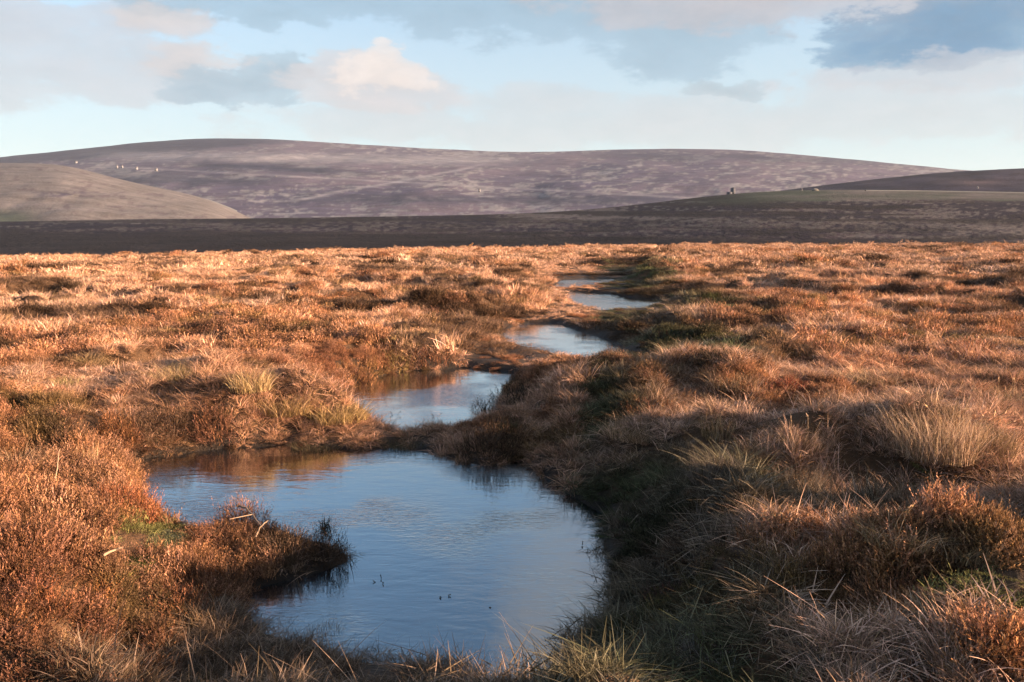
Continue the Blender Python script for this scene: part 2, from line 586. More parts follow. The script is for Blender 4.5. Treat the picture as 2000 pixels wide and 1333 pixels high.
# ------------------------------------------------------------------ valley and hills
def ring_ground():
    rad = np.array([130, 200, 400, 900, 1800, 3000, 4500.0])
    th = np.radians(np.linspace(0, 360, 97)[:-1])
    rr, tt = np.meshgrid(rad, th, indexing='ij')
    V = np.stack((rr * np.sin(tt), rr * np.cos(tt), np.full_like(rr, -20.0) - rr * 0.0), 2).reshape(-1, 3)
    n = fbm(V[:, 0] / 300, V[:, 1] / 300, 3, 5)[:, None]
    c = np.array((0.10, 0.075, 0.055)) + n * np.array((0.03, 0.02, 0.012))
    o = mesh_object('valley_ground', V, grid_faces(len(rad), len(th), True), M_HILL, colors={'patch': c})
    tag(o, 'broad brown valley floor between the moor and the hills', kind='structure')


ring_ground()


class Hill:
    """A ridge: its crest stands at distance d1 where the listed photo pixels see the skyline, its foot at d0."""

    def __init__(self, crest, d0, d1, z0, power=1.5):
        self.u = np.array([c[0] for c in crest], float)
        self.v = np.array([c[1] for c in crest], float)
        self.d0, self.d1, self.z0, self.pw = d0, d1, z0, power
        self.hue = np.array((0.92, 1.03, 1.32)) if d1 > 2000 else np.array((0.98, 1.0, 1.13))  # blue cast put into the hill colours, standing in for cloud shade

    def at(self, u, s):
        u, s = np.asarray(u, float), np.asarray(s, float)
        uu = np.linspace(self.u[0], self.u[-1], 400)
        vv = np.interp(uu, self.u, self.v)
        kern = np.hanning(41)
        kern /= kern.sum()
        vv = np.convolve(np.pad(vv, 20, mode='edge'), kern, 'valid')
        v = np.interp(u, uu, vv)
        cx, cy = (u - 1000) / FPX, (666.5 - v) / FPX
        dy, dz = CP + SP * cy, -SP + CP * cy
        d = self.d0 + (self.d1 - self.d0) * s
        zc = CAM_H + dz / dy * self.d1
        prof = np.where(s < 1, 1 - (1 - np.clip(s, 0, 1)) ** self.pw, 1 - 0.8 * (np.clip(s, 1, 9) - 1) ** 2)
        return cx / dy * d, d + 0 * u, self.z0 + (zc - self.z0) * prof

    def build(self, name, label, colour, nu, ns, rough):
        u = np.concatenate((np.linspace(self.u[0], -400, 40)[:-1], np.linspace(max(self.u[0], -400), min(2400, self.u[-1]), nu), np.linspace(2400, self.u[-1], 40)[1:])) if self.u[0] < -400 and self.u[-1] > 2400 else np.linspace(self.u[0], self.u[-1], nu)
        s = np.concatenate((np.linspace(0, 1, ns), [1.02, 1.05, 1.09, 1.14, 1.2]))
        ss, uu = np.meshgrid(s, u, indexing='ij')
        x, y, z = self.at(uu, ss)
        z = z + rough * fbm(x / (self.d1 * 0.05), y / (self.d1 * 0.05), 4, 7) * np.clip(np.minimum(ss * 4, (1.0 - ss) * 1.0), 0, 1)
        x, y, z, uu, ss = (a.ravel() for a in (x, y, z, uu, ss))
        pu, pv = project(x, y, z)
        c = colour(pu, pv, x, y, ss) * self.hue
        o = mesh_object(name, np.stack((x, y, z), 1), grid_faces(len(s), len(u)), M_HILL, smooth=True, colors={'patch': c})
        tag(o, label, kind='structure')
        return o


def mixc(a, b, t):
    t = np.clip(t, 0, 1)[:, None]
    return a * (1 - t) + np.asarray(b) * t


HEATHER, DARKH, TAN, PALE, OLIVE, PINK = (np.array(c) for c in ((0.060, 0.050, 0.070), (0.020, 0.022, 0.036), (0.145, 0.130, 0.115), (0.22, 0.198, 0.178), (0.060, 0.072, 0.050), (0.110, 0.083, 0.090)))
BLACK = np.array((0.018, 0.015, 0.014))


def band(v, c, w):
    return np.exp(-((v - c) / w) ** 2)


def col_back(u, v, x, y, s):
    n1 = fbm((u + 3 * v) / 42, v / 5.0, 5, 101) * .75 + .45 * fbm(u / 120, v / 14, 3, 104)
    n2 = fbm(u / 160 + v / 60, v / 22, 4, 102)
    n3 = fbm(u / 10, v / 2.4, 4, 103)
    c = mixc(np.tile(HEATHER, (len(u), 1)), PINK, 0.5 + 0.6 * n2)
    c = mixc(c, TAN, sstep(0.0, 0.7, n1 + 0.75 * n3 + 0.05))
    c = mixc(c, PALE, sstep(0.25, 0.8, n1 * .7 + n3 * .8) * 0.6)
    # dark heather cap on the left summit, its lower edge running down to the right
    cap = sstep(4, -4, v - (322 - 0.072 * u) - 4 * n1) * sstep(640, 480, u)
    c = mixc(c, DARKH, cap * 0.95)
    # pale grass belt under the cap and over the saddle
    belt = band(v, 310 + 0.012 * (u - 600) + 3 * n1, 10) * sstep(120, 300, u) * sstep(1080, 900, u)
    c = mixc(c, PALE * .95, belt * 0.85)
    # long dark heather stripes
    d1 = band(v, 322 + 0.04 * (u - 400) + 5 * n2, 8) * sstep(330, 420, u) * sstep(760, 620, u)
    d2 = band(v, 352 + 0.01 * (u - 300) + 6 * n1, 11) * sstep(180, 230, u) * sstep(640, 420, u)
    d3 = band(v, 390 + 0.0 * u + 5 * n1, 9) * sstep(520, 620, u)
    d4 = band(v, 305 + 0.02 * (u - 1300) + 4 * n1, 9) * sstep(1120, 1250, u)
    c = mixc(c, DARKH * 1.1, np.clip(d1 + d2 + d3 * .8 + d4 * .7, 0, 1) * 0.95)
    c = mixc(c, TAN * .95, np.exp(-((u - 230) / 90) ** 2 - ((v - 338 - .1 * (u - 230)) / 11) ** 2) * (.6 + .4 * n3))
    # tracks and streams: thin pale lines
    t1 = band(v, 332 + 0.054 * (u - 330), 1.6) * sstep(200, 260, u)
    t2 = band(v, 398 - 0.2 * (u - 560) + 4 * n2, 2.2) * sstep(540, 600, u) * sstep(960, 900, u)
    c = mixc(c, PALE * 1.1, np.clip(t1 * .6 + t2 * .7, 0, 1))
    return c


def col_left(u, v, x, y, s):
    n1, n3 = fbm(u / 70, v / 10, 5, 111), fbm(u / 16, v / 4, 4, 113)
    c = mixc(np.tile(TAN * 0.86, (len(u), 1)), PALE * .74, 0.4 + 0.5 * n1)
    c = mixc(c, PINK * .7, sstep(0.25, 0.8, n3 + 0.3 * n1) * 0.6)
    c = mixc(c, HEATHER, np.exp(-((u - 130) / 60) ** 2 - ((v - 382 + .02 * u) / 6) ** 2) * sstep(-.3, .2, n3))
    c = mixc(c, OLIVE, sstep(110, 20, u) * sstep(400, 425, v))
    return c


def col_right(u, v, x, y, s):
    n1, n3 = fbm(u / 90, v / 8, 5, 121), fbm(u / 18, v / 4, 4, 123)
    c = mixc(np.tile(DARKH * .75, (len(u), 1)), HEATHER * .8, 0.3 + 0.6 * n1)
    c = mixc(c, PINK * .6, np.exp(-((u - 1900) / 70) ** 2 - ((v - 356) / 6) ** 2))
    return mixc(c, BLACK, sstep(0.3, 0.8, n3) * .5)


def col_slope(u, v, x, y, s):  # cloud shadow over the slope is put into its colours
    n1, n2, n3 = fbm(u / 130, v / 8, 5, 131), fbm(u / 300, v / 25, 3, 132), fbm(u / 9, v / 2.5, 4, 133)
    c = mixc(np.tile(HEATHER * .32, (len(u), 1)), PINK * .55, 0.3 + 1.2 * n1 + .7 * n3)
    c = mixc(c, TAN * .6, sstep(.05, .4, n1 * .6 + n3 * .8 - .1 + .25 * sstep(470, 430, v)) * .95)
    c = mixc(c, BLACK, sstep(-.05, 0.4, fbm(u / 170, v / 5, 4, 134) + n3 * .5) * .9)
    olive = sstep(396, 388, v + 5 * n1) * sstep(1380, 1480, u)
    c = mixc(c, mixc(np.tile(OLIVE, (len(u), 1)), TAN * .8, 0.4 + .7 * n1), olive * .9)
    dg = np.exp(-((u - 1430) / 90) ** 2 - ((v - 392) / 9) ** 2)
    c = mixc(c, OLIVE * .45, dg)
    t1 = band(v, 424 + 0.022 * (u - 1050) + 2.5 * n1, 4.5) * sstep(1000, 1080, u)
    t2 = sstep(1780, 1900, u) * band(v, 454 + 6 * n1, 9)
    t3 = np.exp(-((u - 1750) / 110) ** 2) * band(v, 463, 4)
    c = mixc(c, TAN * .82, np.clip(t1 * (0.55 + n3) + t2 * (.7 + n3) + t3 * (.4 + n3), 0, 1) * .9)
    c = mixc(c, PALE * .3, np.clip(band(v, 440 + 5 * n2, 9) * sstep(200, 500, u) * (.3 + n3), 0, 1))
    dark = sstep(452, 472, v + 6 * n1 + .012 * (1000 - u)) * sstep(-.8, .1, n2 + .4) * (1 - np.clip(t2 + t3, 0, 1))  # painted cloud shadow, deepening towards the foot of the slope
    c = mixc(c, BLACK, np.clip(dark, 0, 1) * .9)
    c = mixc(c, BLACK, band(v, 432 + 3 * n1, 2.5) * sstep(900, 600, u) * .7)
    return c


hill_back = Hill([(-1000, 350), (-600, 345), (-200, 325), (0, 314), (100, 302), (200, 292), (300, 281), (400, 275), (450, 274), (550, 279), (650, 286), (800, 293), (950, 302),
                  (1050, 304), (1150, 299), (1300, 295), (1400, 296), (1500, 301), (1650, 315), (1800, 329), (1900, 338), (2200, 360), (3000, 370)], 1250, 3200, -22)
hill_left = Hill([(-1000, 306), (-600, 310), (0, 320), (110, 321), (170, 334), (230, 351), (300, 366), (370, 380), (420, 394), (480, 422), (520, 440), (600, 470)], 820, 1500, -22)
hill_right = Hill([(1250, 430), (1450, 385), (1540, 371), (1700, 352), (1850, 337), (2000, 330), (2400, 318), (3000, 330)], 560, 1000, -22)
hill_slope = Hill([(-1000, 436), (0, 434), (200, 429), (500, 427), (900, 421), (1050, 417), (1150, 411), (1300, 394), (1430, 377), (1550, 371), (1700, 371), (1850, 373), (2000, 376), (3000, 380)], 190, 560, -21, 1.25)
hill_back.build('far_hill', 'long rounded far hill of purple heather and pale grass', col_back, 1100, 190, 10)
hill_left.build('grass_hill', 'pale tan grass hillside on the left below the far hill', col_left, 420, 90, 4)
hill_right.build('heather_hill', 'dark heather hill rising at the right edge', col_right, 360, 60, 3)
hill_slope.build('shaded_slope', 'heather slope just beyond the edge of the moor, darkened by painted cloud shadow', col_slope, 900, 130, 0.8)


def road(name, hill, pts, width, label):
    pts = np.array(pts, float)
    t = np.linspace(0, len(pts) - 1, 40)
    us = np.interp(t, np.arange(len(pts)), pts[:, 0])
    s = np.interp(t, np.arange(len(pts)), pts[:, 1])
    x, y, z = hill.at(us, s)
    p = np.stack((x, y, z + 0.5), 1)
    d = np.gradient(p, axis=0)
    nrm = np.stack((d[:, 1], -d[:, 0], 0 * d[:, 0]), 1)
    nrm /= np.linalg.norm(nrm, axis=1)[:, None]
    V = np.concatenate((p - nrm * width / 2, p + nrm * width / 2, p + nrm * (width / 2 + .4) - (0, 0, 1.5), p - nrm * (width / 2 + .4) - (0, 0, 1.5)))
    n = len(p)
    i = np.arange(n - 1)
    F = np.concatenate([np.stack((i + a * n, i + 1 + a * n, i + 1 + b * n, i + b * n), 1) for a, b in ((0, 1), (1, 2), (3, 0))])
    tag(mesh_object(name, V, F, M_ROAD), label, kind='structure')


road('road', hill_left, [(400, .99), (440, .97), (482, .93)], 9.0, 'pale road running down the right edge of the grass hillside')
road('road', hill_slope, [(1690, .93), (1800, .935), (1900, .93), (2060, .92)], 1.6, 'thin grey road along the olive ridge at the right')

# ------------------------------------------------------------------ haze
hm = bpy.data.materials.new('haze')
hm.use_nodes = True
HN = NT(hm.node_tree)
pv = HN.new('ShaderNodeVolumePrincipled')
pv.inputs['Color'].default_value = (0.66, 0.78, 1.0, 1)
pv.inputs['Density'].default_value = 0.00004
HN.link(pv.outputs[0], HN.new('ShaderNodeOutputMaterial').inputs['Volume'])


def build_haze():
    x, y0, y1, z0, z1 = 5600, -4800, 4800, -40, 400
    V = [(a, b, c) for c in (z0, z1) for b in (y0, y1) for a in (-x, x)]
    F = [(0, 2, 3, 1), (4, 5, 7, 6), (0, 1, 5, 4), (2, 6, 7, 3), (0, 4, 6, 2), (1, 3, 7, 5)]
    tag(mesh_object('haze', V, F, hm), 'thin pale haze in the air over the moor', kind='stuff')


build_haze()


# ------------------------------------------------------------------ plant geometry (numpy)
def blades(rng, n, rad, h, w, lean=0.5, curl=0.5, segs=3, wind=(0, 0), spread=0.5):
    """grass blades rooted in a disc, leaning outwards and bending over; returns verts, faces, tip, vary"""
    a = rng.uniform(0, 2 * np.pi, n)
    r = rad * np.sqrt(rng.uniform(0, 1, n)) * spread
    bx, by = r * np.cos(a), r * np.sin(a)
    a2 = a + rng.normal(0, 1.3, n)
    H = h * rng.uniform(0.55, 1.15, n)
    L = lean * H * rng.uniform(0.2, 1.3, n) * (0.4 + r / (rad * spread + 1e-6) * 0.8)
    cu = curl * rng.uniform(0.1, 1.0, n)
    dx, dy = np.cos(a2) * L + wind[0] * H, np.sin(a2) * L + wind[1] * H
    f = rng.uniform(0, np.pi, n)
    wx, wy = np.cos(f), np.sin(f)
    W = w * rng.uniform(0.6, 1.3, n)
    V, T = [], []
    for i in range(segs + 1):
        t = i / segs
        px = bx + dx * t ** 1.5
        py = by + dy * t ** 1.5
        pz = H * (t - cu * 0.5 * t ** 3) - 0.02
        ww = W * (1 - 0.85 * t ** 1.5) * 0.5
        V.append(np.stack((px - wx * ww, py - wy * ww, pz), 1))
        V.append(np.stack((px + wx * ww, py + wy * ww, pz), 1))
        T += [np.full(n, t)] * 2
    k = 2 * (segs + 1)
    V = np.stack(V, 1).reshape(-1, 3)
    T = np.stack(T, 1).ravel()
    b = (np.arange(n) * k)[:, None]
    F = np.concatenate([b + np.array([[2 * i, 2 * i + 1, 2 * i + 3, 2 * i + 2]]) for i in range(segs)])
    return V, F, T, np.repeat(rng.uniform(0, 1, n), k)


def sprigs(rng, org, dirs, length, thick, segs=3, bend=0.25):
    """leafy heather sprigs: rough three-sided spikes from org along dirs"""
    n = len(org)
    d = dirs / np.linalg.norm(dirs, axis=1)[:, None]
    up = np.where(np.abs(d[:, 2:3]) > 0.9, np.array([[1.0, 0, 0]]), np.array([[0, 0, 1.0]]))
    s1 = np.cross(d, up)
    s1 /= np.linalg.norm(s1, axis=1)[:, None]
    s2 = np.cross(d, s1)
    L = length * rng.uniform(0.6, 1.3, n)
    bx = rng.normal(0, bend, (n, 3)) * 0.5 + np.array((0, 0, 0.35 * bend))
    prof = np.interp(np.linspace(0, 1, segs + 1), (0, .3, .75, 1), (0.35, 0.9, 0.75, 0.08))
    ph = rng.uniform(0, 6.28, n)
    V, T = [], []
    for i in range(segs + 1):
        t = i / segs
        c = org + d * (L * t)[:, None] + bx * (L * t * t)[:, None]
        for k in range(3):
            r = thick * prof[i] * rng.uniform(0.45, 1.5, n)
            an = ph + k * 2.094 + rng.normal(0, .3, n) + i * 0.9
            V.append(c + s1 * (np.cos(an) * r)[:, None] + s2 * (np.sin(an) * r)[:, None])
            T.append(np.full(n, t))
    m = 3 * (segs + 1)
    V = np.stack(V, 1).reshape(-1, 3)
    T = np.stack(T, 1).ravel()
    b = (np.arange(n) * m)[:, None]
    F = np.concatenate([b + np.array([[3 * i + k, 3 * i + (k + 1) % 3, 3 * i + 3 + (k + 1) % 3, 3 * i + 3 + k]]) for i in range(segs) for k in range(3)])
    return V, F, T, np.repeat(rng.uniform(0, 1, n), m)


def leafy(rng, org, dirs, length, thick, leaves=9):
    """heather sprigs with leaves: a thin stem and many short leaflets standing off it"""
    n = len(org)
    d = dirs / np.linalg.norm(dirs, axis=1)[:, None]
    L = length * rng.uniform(0.6, 1.3, n)
    bx = rng.normal(0, .14, (n, 3)) + np.array((0, 0, .08))
    nv = leaves * 4
    V = np.empty((n, nv, 3))
    T = np.empty((n, nv))
    for k in range(leaves):
        t = (k + rng.uniform(0, .8, n)) / leaves
        c = org + d * (L * t)[:, None] + bx * (L * t * t)[:, None]
        e = rng.normal(0, 1, (n, 3))
        e -= d * (e * d).sum(1)[:, None]
        e /= np.linalg.norm(e, axis=1)[:, None] + 1e-9
        q = np.cross(d, e)
        sz = thick * rng.uniform(.7, 1.4, n) * np.where(t > .85, .7, 1.0)
        if k == leaves - 1:
            e = e * .15
        ax = d * .95 + e * .55
        ln = (sz * 4.8)[:, None]
        wd = (sz * .62)[:, None]
        V[:, 4 * k] = c - ax * ln * .35
        V[:, 4 * k + 1] = c + ax * ln * .25 + q * wd
        V[:, 4 * k + 2] = c + ax * ln * .65
        V[:, 4 * k + 3] = c + ax * ln * .25 - q * wd
        T[:, 4 * k:4 * k + 4] = t[:, None]
    F = (np.arange(n) * nv)[:, None, None] + (np.arange(leaves) * 4)[None, :, None] + np.arange(4)[None, None, :]
    return V.reshape(-1, 3), F.reshape(-1, 4), T.ravel(), np.repeat(rng.uniform(0, 1, n), nv)


def dome_sprigs(rng, n, rx, h, length, thick, shell=0.55, segs=3, lump=0.25):
    a = rng.uniform(0, 2 * np.pi, n)
    ct = rng.uniform(0.02, 1, n)
    st = np.sqrt(1 - ct * ct)
    sp_ = rng.uniform(0, 50)
    lum = 1 + lump * fbm(a * 1.1 + 3 * rng.uniform(), ct * 2.4, 3, int(rng.integers(1000)))
    q = rng.uniform(shell, 1, n) ** 0.6 * lum
    tip = np.stack((np.cos(a) * st * rx * q, np.sin(a) * st * rx * q, ct * h * q), 1)
    d = np.stack((np.cos(a) * st * 0.6, np.sin(a) * st * 0.55, 1.0 + 0.3 * ct), 1) + rng.normal(0, .22, (n, 3))
    dn = d / np.linalg.norm(d, axis=1)[:, None]
    org = tip - dn * length
    g = leafy(rng, org, d, length, thick, 13 if segs == 3 else 7)
    pat = 0.5 + 0.5 * fbm(tip[:, 0] / 0.09 + sp_, tip[:, 1] / 0.09 + tip[:, 2] / .1, 2, 5)
    va = np.clip(0.55 * pat + 0.45 * rng.uniform(0, 1, n), 0, 1)
    return g[0], g[1], g[2], np.repeat(va, len(g[0]) // n)


def join(parts):
    V, F, T, Y, o = [], [], [], [], 0
    for v, f, t, y in parts:
        V.append(v)
        F.append(f + o)
        T.append(t)
        Y.append(y)
        o += len(v)
    return np.concatenate(V), np.concatenate(F), np.concatenate(T), np.concatenate(Y)


def geo_object(name, g, mat, parent=None):
    return mesh_object(name, g[0], g[1], mat, parent, attrs={'tip': g[2], 'vary': g[3]})


def proto_collection(name, geos, base):
    c = bpy.data.collections.new(name)
    for i, g in enumerate(geos):
        o = geo_object('%s_%02d' % (base, i), g, M_INST, parent=False)
        c.objects.link(o)
    return c


rng0 = np.random.default_rng(7)
# clumps of the ground cover; three ranges of distance each: near 0-3, middle 4-6, far 7-9
def grass_protos():
    g = []
    for i in range(4):
        wd = (0.15 * math.cos(i * 2.4), 0.15 * math.sin(i * 2.4))
        g.append(join([blades(rng0, 85, 0.10, 0.22, 0.0040, 0.6, 0.9, 4, wd, 0.6), blades(rng0, 45, 0.13, 0.07, 0.005, 2.6, 1.2, 4, wd, 1.0)]))
    for i in range(3):
        g.append(blades(rng0, 130, 0.24, 0.22, 0.0085, 0.7, 0.7, 3, (0.1, 0.0), 0.85))
    for i in range(3):
        g.append(blades(rng0, 190, 0.6, 0.17, 0.018, 0.9, 0.8, 2, (0.05, 0.0), 0.95))
    return g


def heather_protos():
    g = []
    for i in range(4):
        g.append(dome_sprigs(rng0, 210, 0.13, 0.16, 0.085, 0.0027, 0.35))
    for i in range(3):
        g.append(dome_sprigs(rng0, 330, 0.28, 0.2, 0.10, 0.0058, 0.4, 2))
    for i in range(3):
        g.append(dome_sprigs(rng0, 420, 0.65, 0.2, 0.14, 0.012, 0.4, 2))
    return g


def moss_protos():
    g = []
    for i in range(4):
        g.append(join([blades(rng0, 120, 0.12, 0.05, 0.003, 0.8, 0.5, 2, (0, 0), 1.0), dome_sprigs(rng0, 260, 0.12, 0.045, 0.025, 0.0017, 0.5, 2)]))
    return g


C_GRASS = proto_collection('grass_clumps', grass_protos(), 'grass_clump')
C_HEATH = proto_collection('heather_clumps', heather_protos(), 'heather_clump')
C_MOSS = proto_collection('moss_clumps', moss_protos(), 'moss_clump')


def scatter_tree(coll):
    t = bpy.data.node_groups.new('plant_scatter', 'GeometryNodeTree')
    t.interface.new_socket('Geometry', in_out='INPUT', socket_type='NodeSocketGeometry')
    t.interface.new_socket('Geometry', in_out='OUTPUT', socket_type='NodeSocketGeometry')
    n = t.nodes
    gi, go = n.new('NodeGroupInput'), n.new('NodeGroupOutput')
    ci = n.new('GeometryNodeCollectionInfo')
    ci.inputs['Collection'].default_value = coll
    ci.inputs['Separate Children'].default_value = True
    ci.inputs['Reset Children'].default_value = True
    iop = n.new('GeometryNodeInstanceOnPoints')
    iop.inputs['Pick Instance'].default_value = True

    def named(a, kind):
        nd = n.new('GeometryNodeInputNamedAttribute')
        nd.data_type = kind
        nd.inputs['Name'].default_value = a
        return [s for s in nd.outputs if s.enabled and s.name == 'Attribute'][0]

    L = t.links.new
    L(gi.outputs[0], iop.inputs['Points'])
    L(ci.outputs[0], iop.inputs['Instance'])
    L(named('pick', 'INT'), iop.inputs['Instance Index'])
    e2r = n.new('FunctionNodeEulerToRotation')
    L(named('rot', 'FLOAT_VECTOR'), e2r.inputs[0])
    L(e2r.outputs[0], iop.inputs['Rotation'])
    L(named('scl', 'FLOAT_VECTOR'), iop.inputs['Scale'])
    L(iop.outputs[0], go.inputs[0])
    return t


def scatter(name, label, coll, P, pick, rot, scl, tint):
    me = bpy.data.meshes.new(name)
    n = len(P)
    me.vertices.add(n)
    me.vertices.foreach_set('co', np.asarray(P, np.float32).ravel())
    me.attributes.new('pick', 'INT', 'POINT').data.foreach_set('value', np.asarray(pick, np.int32))
    me.attributes.new('rot', 'FLOAT_VECTOR', 'POINT').data.foreach_set('vector', np.asarray(rot, np.float32).ravel())
    me.attributes.new('scl', 'FLOAT_VECTOR', 'POINT').data.foreach_set('vector', np.asarray(scl, np.float32).ravel())
    me.attributes.new('tint', 'FLOAT_COLOR', 'POINT').data.foreach_set('color', np.concatenate((tint, np.ones((n, 1))), 1).astype(np.float32).ravel())
    o = bpy.data.objects.new(name, me)
    col.objects.link(o)
    md = o.modifiers.new('scatter', 'NODES')
    md.node_group = scatter_tree(coll)
    tag(o, label, kind='stuff')
    return o


# ------------------------------------------------------------------ ground cover: which plant grows where
STRAW, GOLD, ORANGE, RUST, BROWN, GREY, GREEN, MOSS = (np.array(c) for c in (
    (0.58, 0.345, 0.215), (0.50, 0.255, 0.13), (0.35, 0.155, 0.060), (0.20, 0.078, 0.035), (0.085, 0.048, 0.028), (0.19, 0.145, 0.100), (0.062, 0.088, 0.030), (0.32, 0.30, 0.085)))


def zone(x, y, u, v, r, z=0.5):
    bx, by = pix(u, v, z)
    return np.exp(-((x - bx) ** 2 + (y - by) ** 2) / (r * r))


def cover():
    rng = np.random.default_rng(3)
    # candidate points: density falls with distance (a jittered fan)
    X, Y, L = [], [], []
    for r0, r1, dens, lod in ((1.2, 13.5, 150, 0), (13.5, 38, 30, 1), (38, 132, 8.0, 2)):
        half = R(46 if lod < 2 else 42)
        area = half * (r1 * r1 - r0 * r0)
        n = int(area * dens)
        r = np.sqrt(rng.uniform(r0 * r0, r1 * r1, n))
        a = rng.uniform(-half, half, n)
        X.append(r * np.sin(a))
        Y.append(r * np.cos(a))
        L.append(np.full(n, lod))
    # sparse cover beside and behind the camera
    n = 6000
    r, a = np.sqrt(rng.uniform(1, 14 * 14, n)), rng.uniform(R(46), R(314), n)
    X.append(r * np.sin(a)); Y.append(r * np.cos(a)); L.append(np.full(n, 1))
    x, y, lod = np.concatenate(X), np.concatenate(Y), np.concatenate(L)
    P = np.stack((x, y), 1)
    sd, sl = multi(P, POOLS), multi(P, LOWS)
    keep = (sd > np.where(lod == 0, 0.03, np.where(lod == 1, 0.12, 0.5)))
    keep &= ~((sl < 0.0) & (rng.uniform(0, 1, len(x)) < 0.1))
    keep &= ~((sl < 0.35) & (y > 11) & (rng.uniform(0, 1, len(x)) < 0.15))
    tuft = fbm(x / 0.34, y / 0.34, 2, 231)
    keep &= (rng.uniform(0, 1, len(x)) < 0.72 + .4 * sstep(-.55, .2, tuft)) | (lod > 1)
    keep &= (zone(x, y, 295, 1075, .30, .15) + zone(x, y, 240, 1110, .22, .2) < .62)
    tuft = tuft[keep]
    x, y, lod, sd, sl = x[keep], y[keep], lod[keep], sd[keep], sl[keep]
    z = height(x, y, sd, sl)
    e = 0.12
    hx = (height(x + e, y) - z) / e
    hy = (height(x, y + e) - z) / e
    n = len(x)
    rr = np.hypot(x, y)
    right = x > 0.12 * y - 0.25
    # patches
    s1 = fbm(x / 1.7, y / 1.7, 4, 201)
    s2 = fbm(x / 6.0, y / 6.0, 3, 202)
    s3 = fbm(x / 0.6, y / 0.6, 3, 203)
    heath = s1 * 0.75 + 0.4 * s2 + 0.6 * s3 + .05
    heath = heath + .85 * (zone(x, y, 200, 1050, 1.6, .3) + zone(x, y, 450, 1080, 1.0, .1) + zone(x, y, 250, 820, 2.4) + zone(x, y, 60, 1150, 1.2, .4))
    heath = heath + 0.9 * (zone(x, y, 800, 690, 2.6) + zone(x, y, 1780, 1110, .5, .7) + zone(x, y, 1940, 1280, .5, .7) + zone(x, y, 980, 850, .6, .1) + .8 * zone(x, y, 1340, 1120, .5, .5) + .8 * zone(x, y, 1300, 1010, .5, .4) + .6 * zone(x, y, 1500, 1180, .5, .6) + zone(x, y, 500, 640, 3.0))
    heath = heath - 0.7 * (zone(x, y, 550, 770, 1.3) + zone(x, y, 1850, 850, 1.0) + zone(x, y, 250, 740, 1.3) + zone(x, y, 600, 1300, 1.4, .1) + zone(x, y, 1450, 940, 1.0) + zone(x, y, 1150, 1290, 1.2, .3) + zone(x, y, 1400, 1290, .9, .5))
    heath = heath - 0.5 * sstep(14, 50, rr) - .24
    heath = heath + .28 * right * sstep(16, 12, rr)
    heath = heath - .6 * np.clip(1.2 * (zone(x, y, 1250, 825, .35, .55) + zone(x, y, 1400, 815, .45, .65) + zone(x, y, 1790, 1030, .4, .8) + zone(x, y, 1830, 870, .6, .7) + zone(x, y, 1830, 1190, .4, .8)), 0, 1)  # less heather on the sunlit tops so pale grass brightens them
    is_h = heath + rng.normal(0, .16, n) > 0.12
    # moss in wet hollows
    mz = 1.2 * (zone(x, y, 285, 1040, .30, .15) + zone(x, y, 235, 1075, .20, .2) + zone(x, y, 1960, 1180, .26, .75) + .55 * zone(x, y, 1750, 930, .55) + .6 * zone(x, y, 1230, 1020, .4, .2))
    is_m = (mz + rng.normal(0, .12, n) + .15 * s3 > 0.72) & (lod == 0)
    is_h &= ~is_m
    is_g = ~is_h & ~is_m
    rank = rng.integers(0, 1000, n)
    pick = np.where(lod == 0, rank % 4, np.where(lod == 1, 4 + rank % 3, 7 + rank % 3))
    # lean with the slope, a little wind
    rot = np.stack((np.clip(hy, -1, 1) * 0.5 + rng.normal(0, .12, n), -np.clip(hx, -1, 1) * 0.5 + rng.normal(0, .12, n), rng.uniform(0, 6.28, n)), 1)
    # rot is XYZ euler: spin last would undo the lean, so spin about the lean instead where it matters little
    size = np.clip(rng.lognormal(0, .30, n), .5, 1.55) * (1 + .18 * s1)
    nearw = np.clip(0.55 + sd / (0.3 + .02 * rr), 0.55, 1) * np.where(sl < 0.3, np.where(y > 11, .36, .75), 1.0) * (1 - .32 * sstep(5.2, 3.7, rr))
    sxy = size * (0.55 + 0.45 * nearw)
    bankface = sstep(1.5, 0.5, np.minimum(sd, sl + .3)) * right
    size = size * np.where(lod == 0, .82, 1.0)
    sz = size * nearw * np.where(lod < 2, .55 + .7 * sstep(-.5, .6, tuft), 1.0) * (0.8 - .2 * sstep(6, 10, rr)) * (1 - .45 * bankface)
    sz = np.where((x > .66 * y + .45) & (rr < 10), sz * .5, sz)          # unseen plants past the right frame edge, shortened to admit sun
    behind_shore = (lod == 2) & (sd < 3)
    sz = np.where(behind_shore, sz * .5, sz)
    # colours
    w = fbm(x / 3.0, y / 3.0, 3, 211)
    w2 = fbm(x / 0.9, y / 0.9, 3, 212)
    painted_shade = sstep(2.3, 0.9, np.minimum(sd, sl)) * right + 0 * x  # right bank by the water, where shade is painted into plant colours
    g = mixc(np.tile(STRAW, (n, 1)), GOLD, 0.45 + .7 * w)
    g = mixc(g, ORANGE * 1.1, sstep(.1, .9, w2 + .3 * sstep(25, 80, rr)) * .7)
    painted_light = np.clip(1.2 * (zone(x, y, 1790, 1060, .62, .75) + zone(x, y, 1950, 1080, .5, .8) + zone(x, y, 1900, 1240, .5, .85) + zone(x, y, 1830, 880, .7, .7) + zone(x, y, 1960, 850, .9, .6)
                          + zone(x, y, 1250, 825, .35, .55) + zone(x, y, 1400, 815, .45, .65) + zone(x, y, 1560, 855, .45, .65) + zone(x, y, 1560, 1045, .3, .65) + zone(x, y, 1700, 1200, .35, .7)), 0, 1)  # sunlit tops, painted paler and spared the shade tints
    painted_shade = painted_shade * (1 - painted_light)
    g = mixc(g, GREY, np.clip(sstep(7.0, 4.8, rr) * .8 * (1 - painted_light) + painted_shade * .9, 0, 1))  # grey dead grass, doubling as painted shade near camera and on the bank
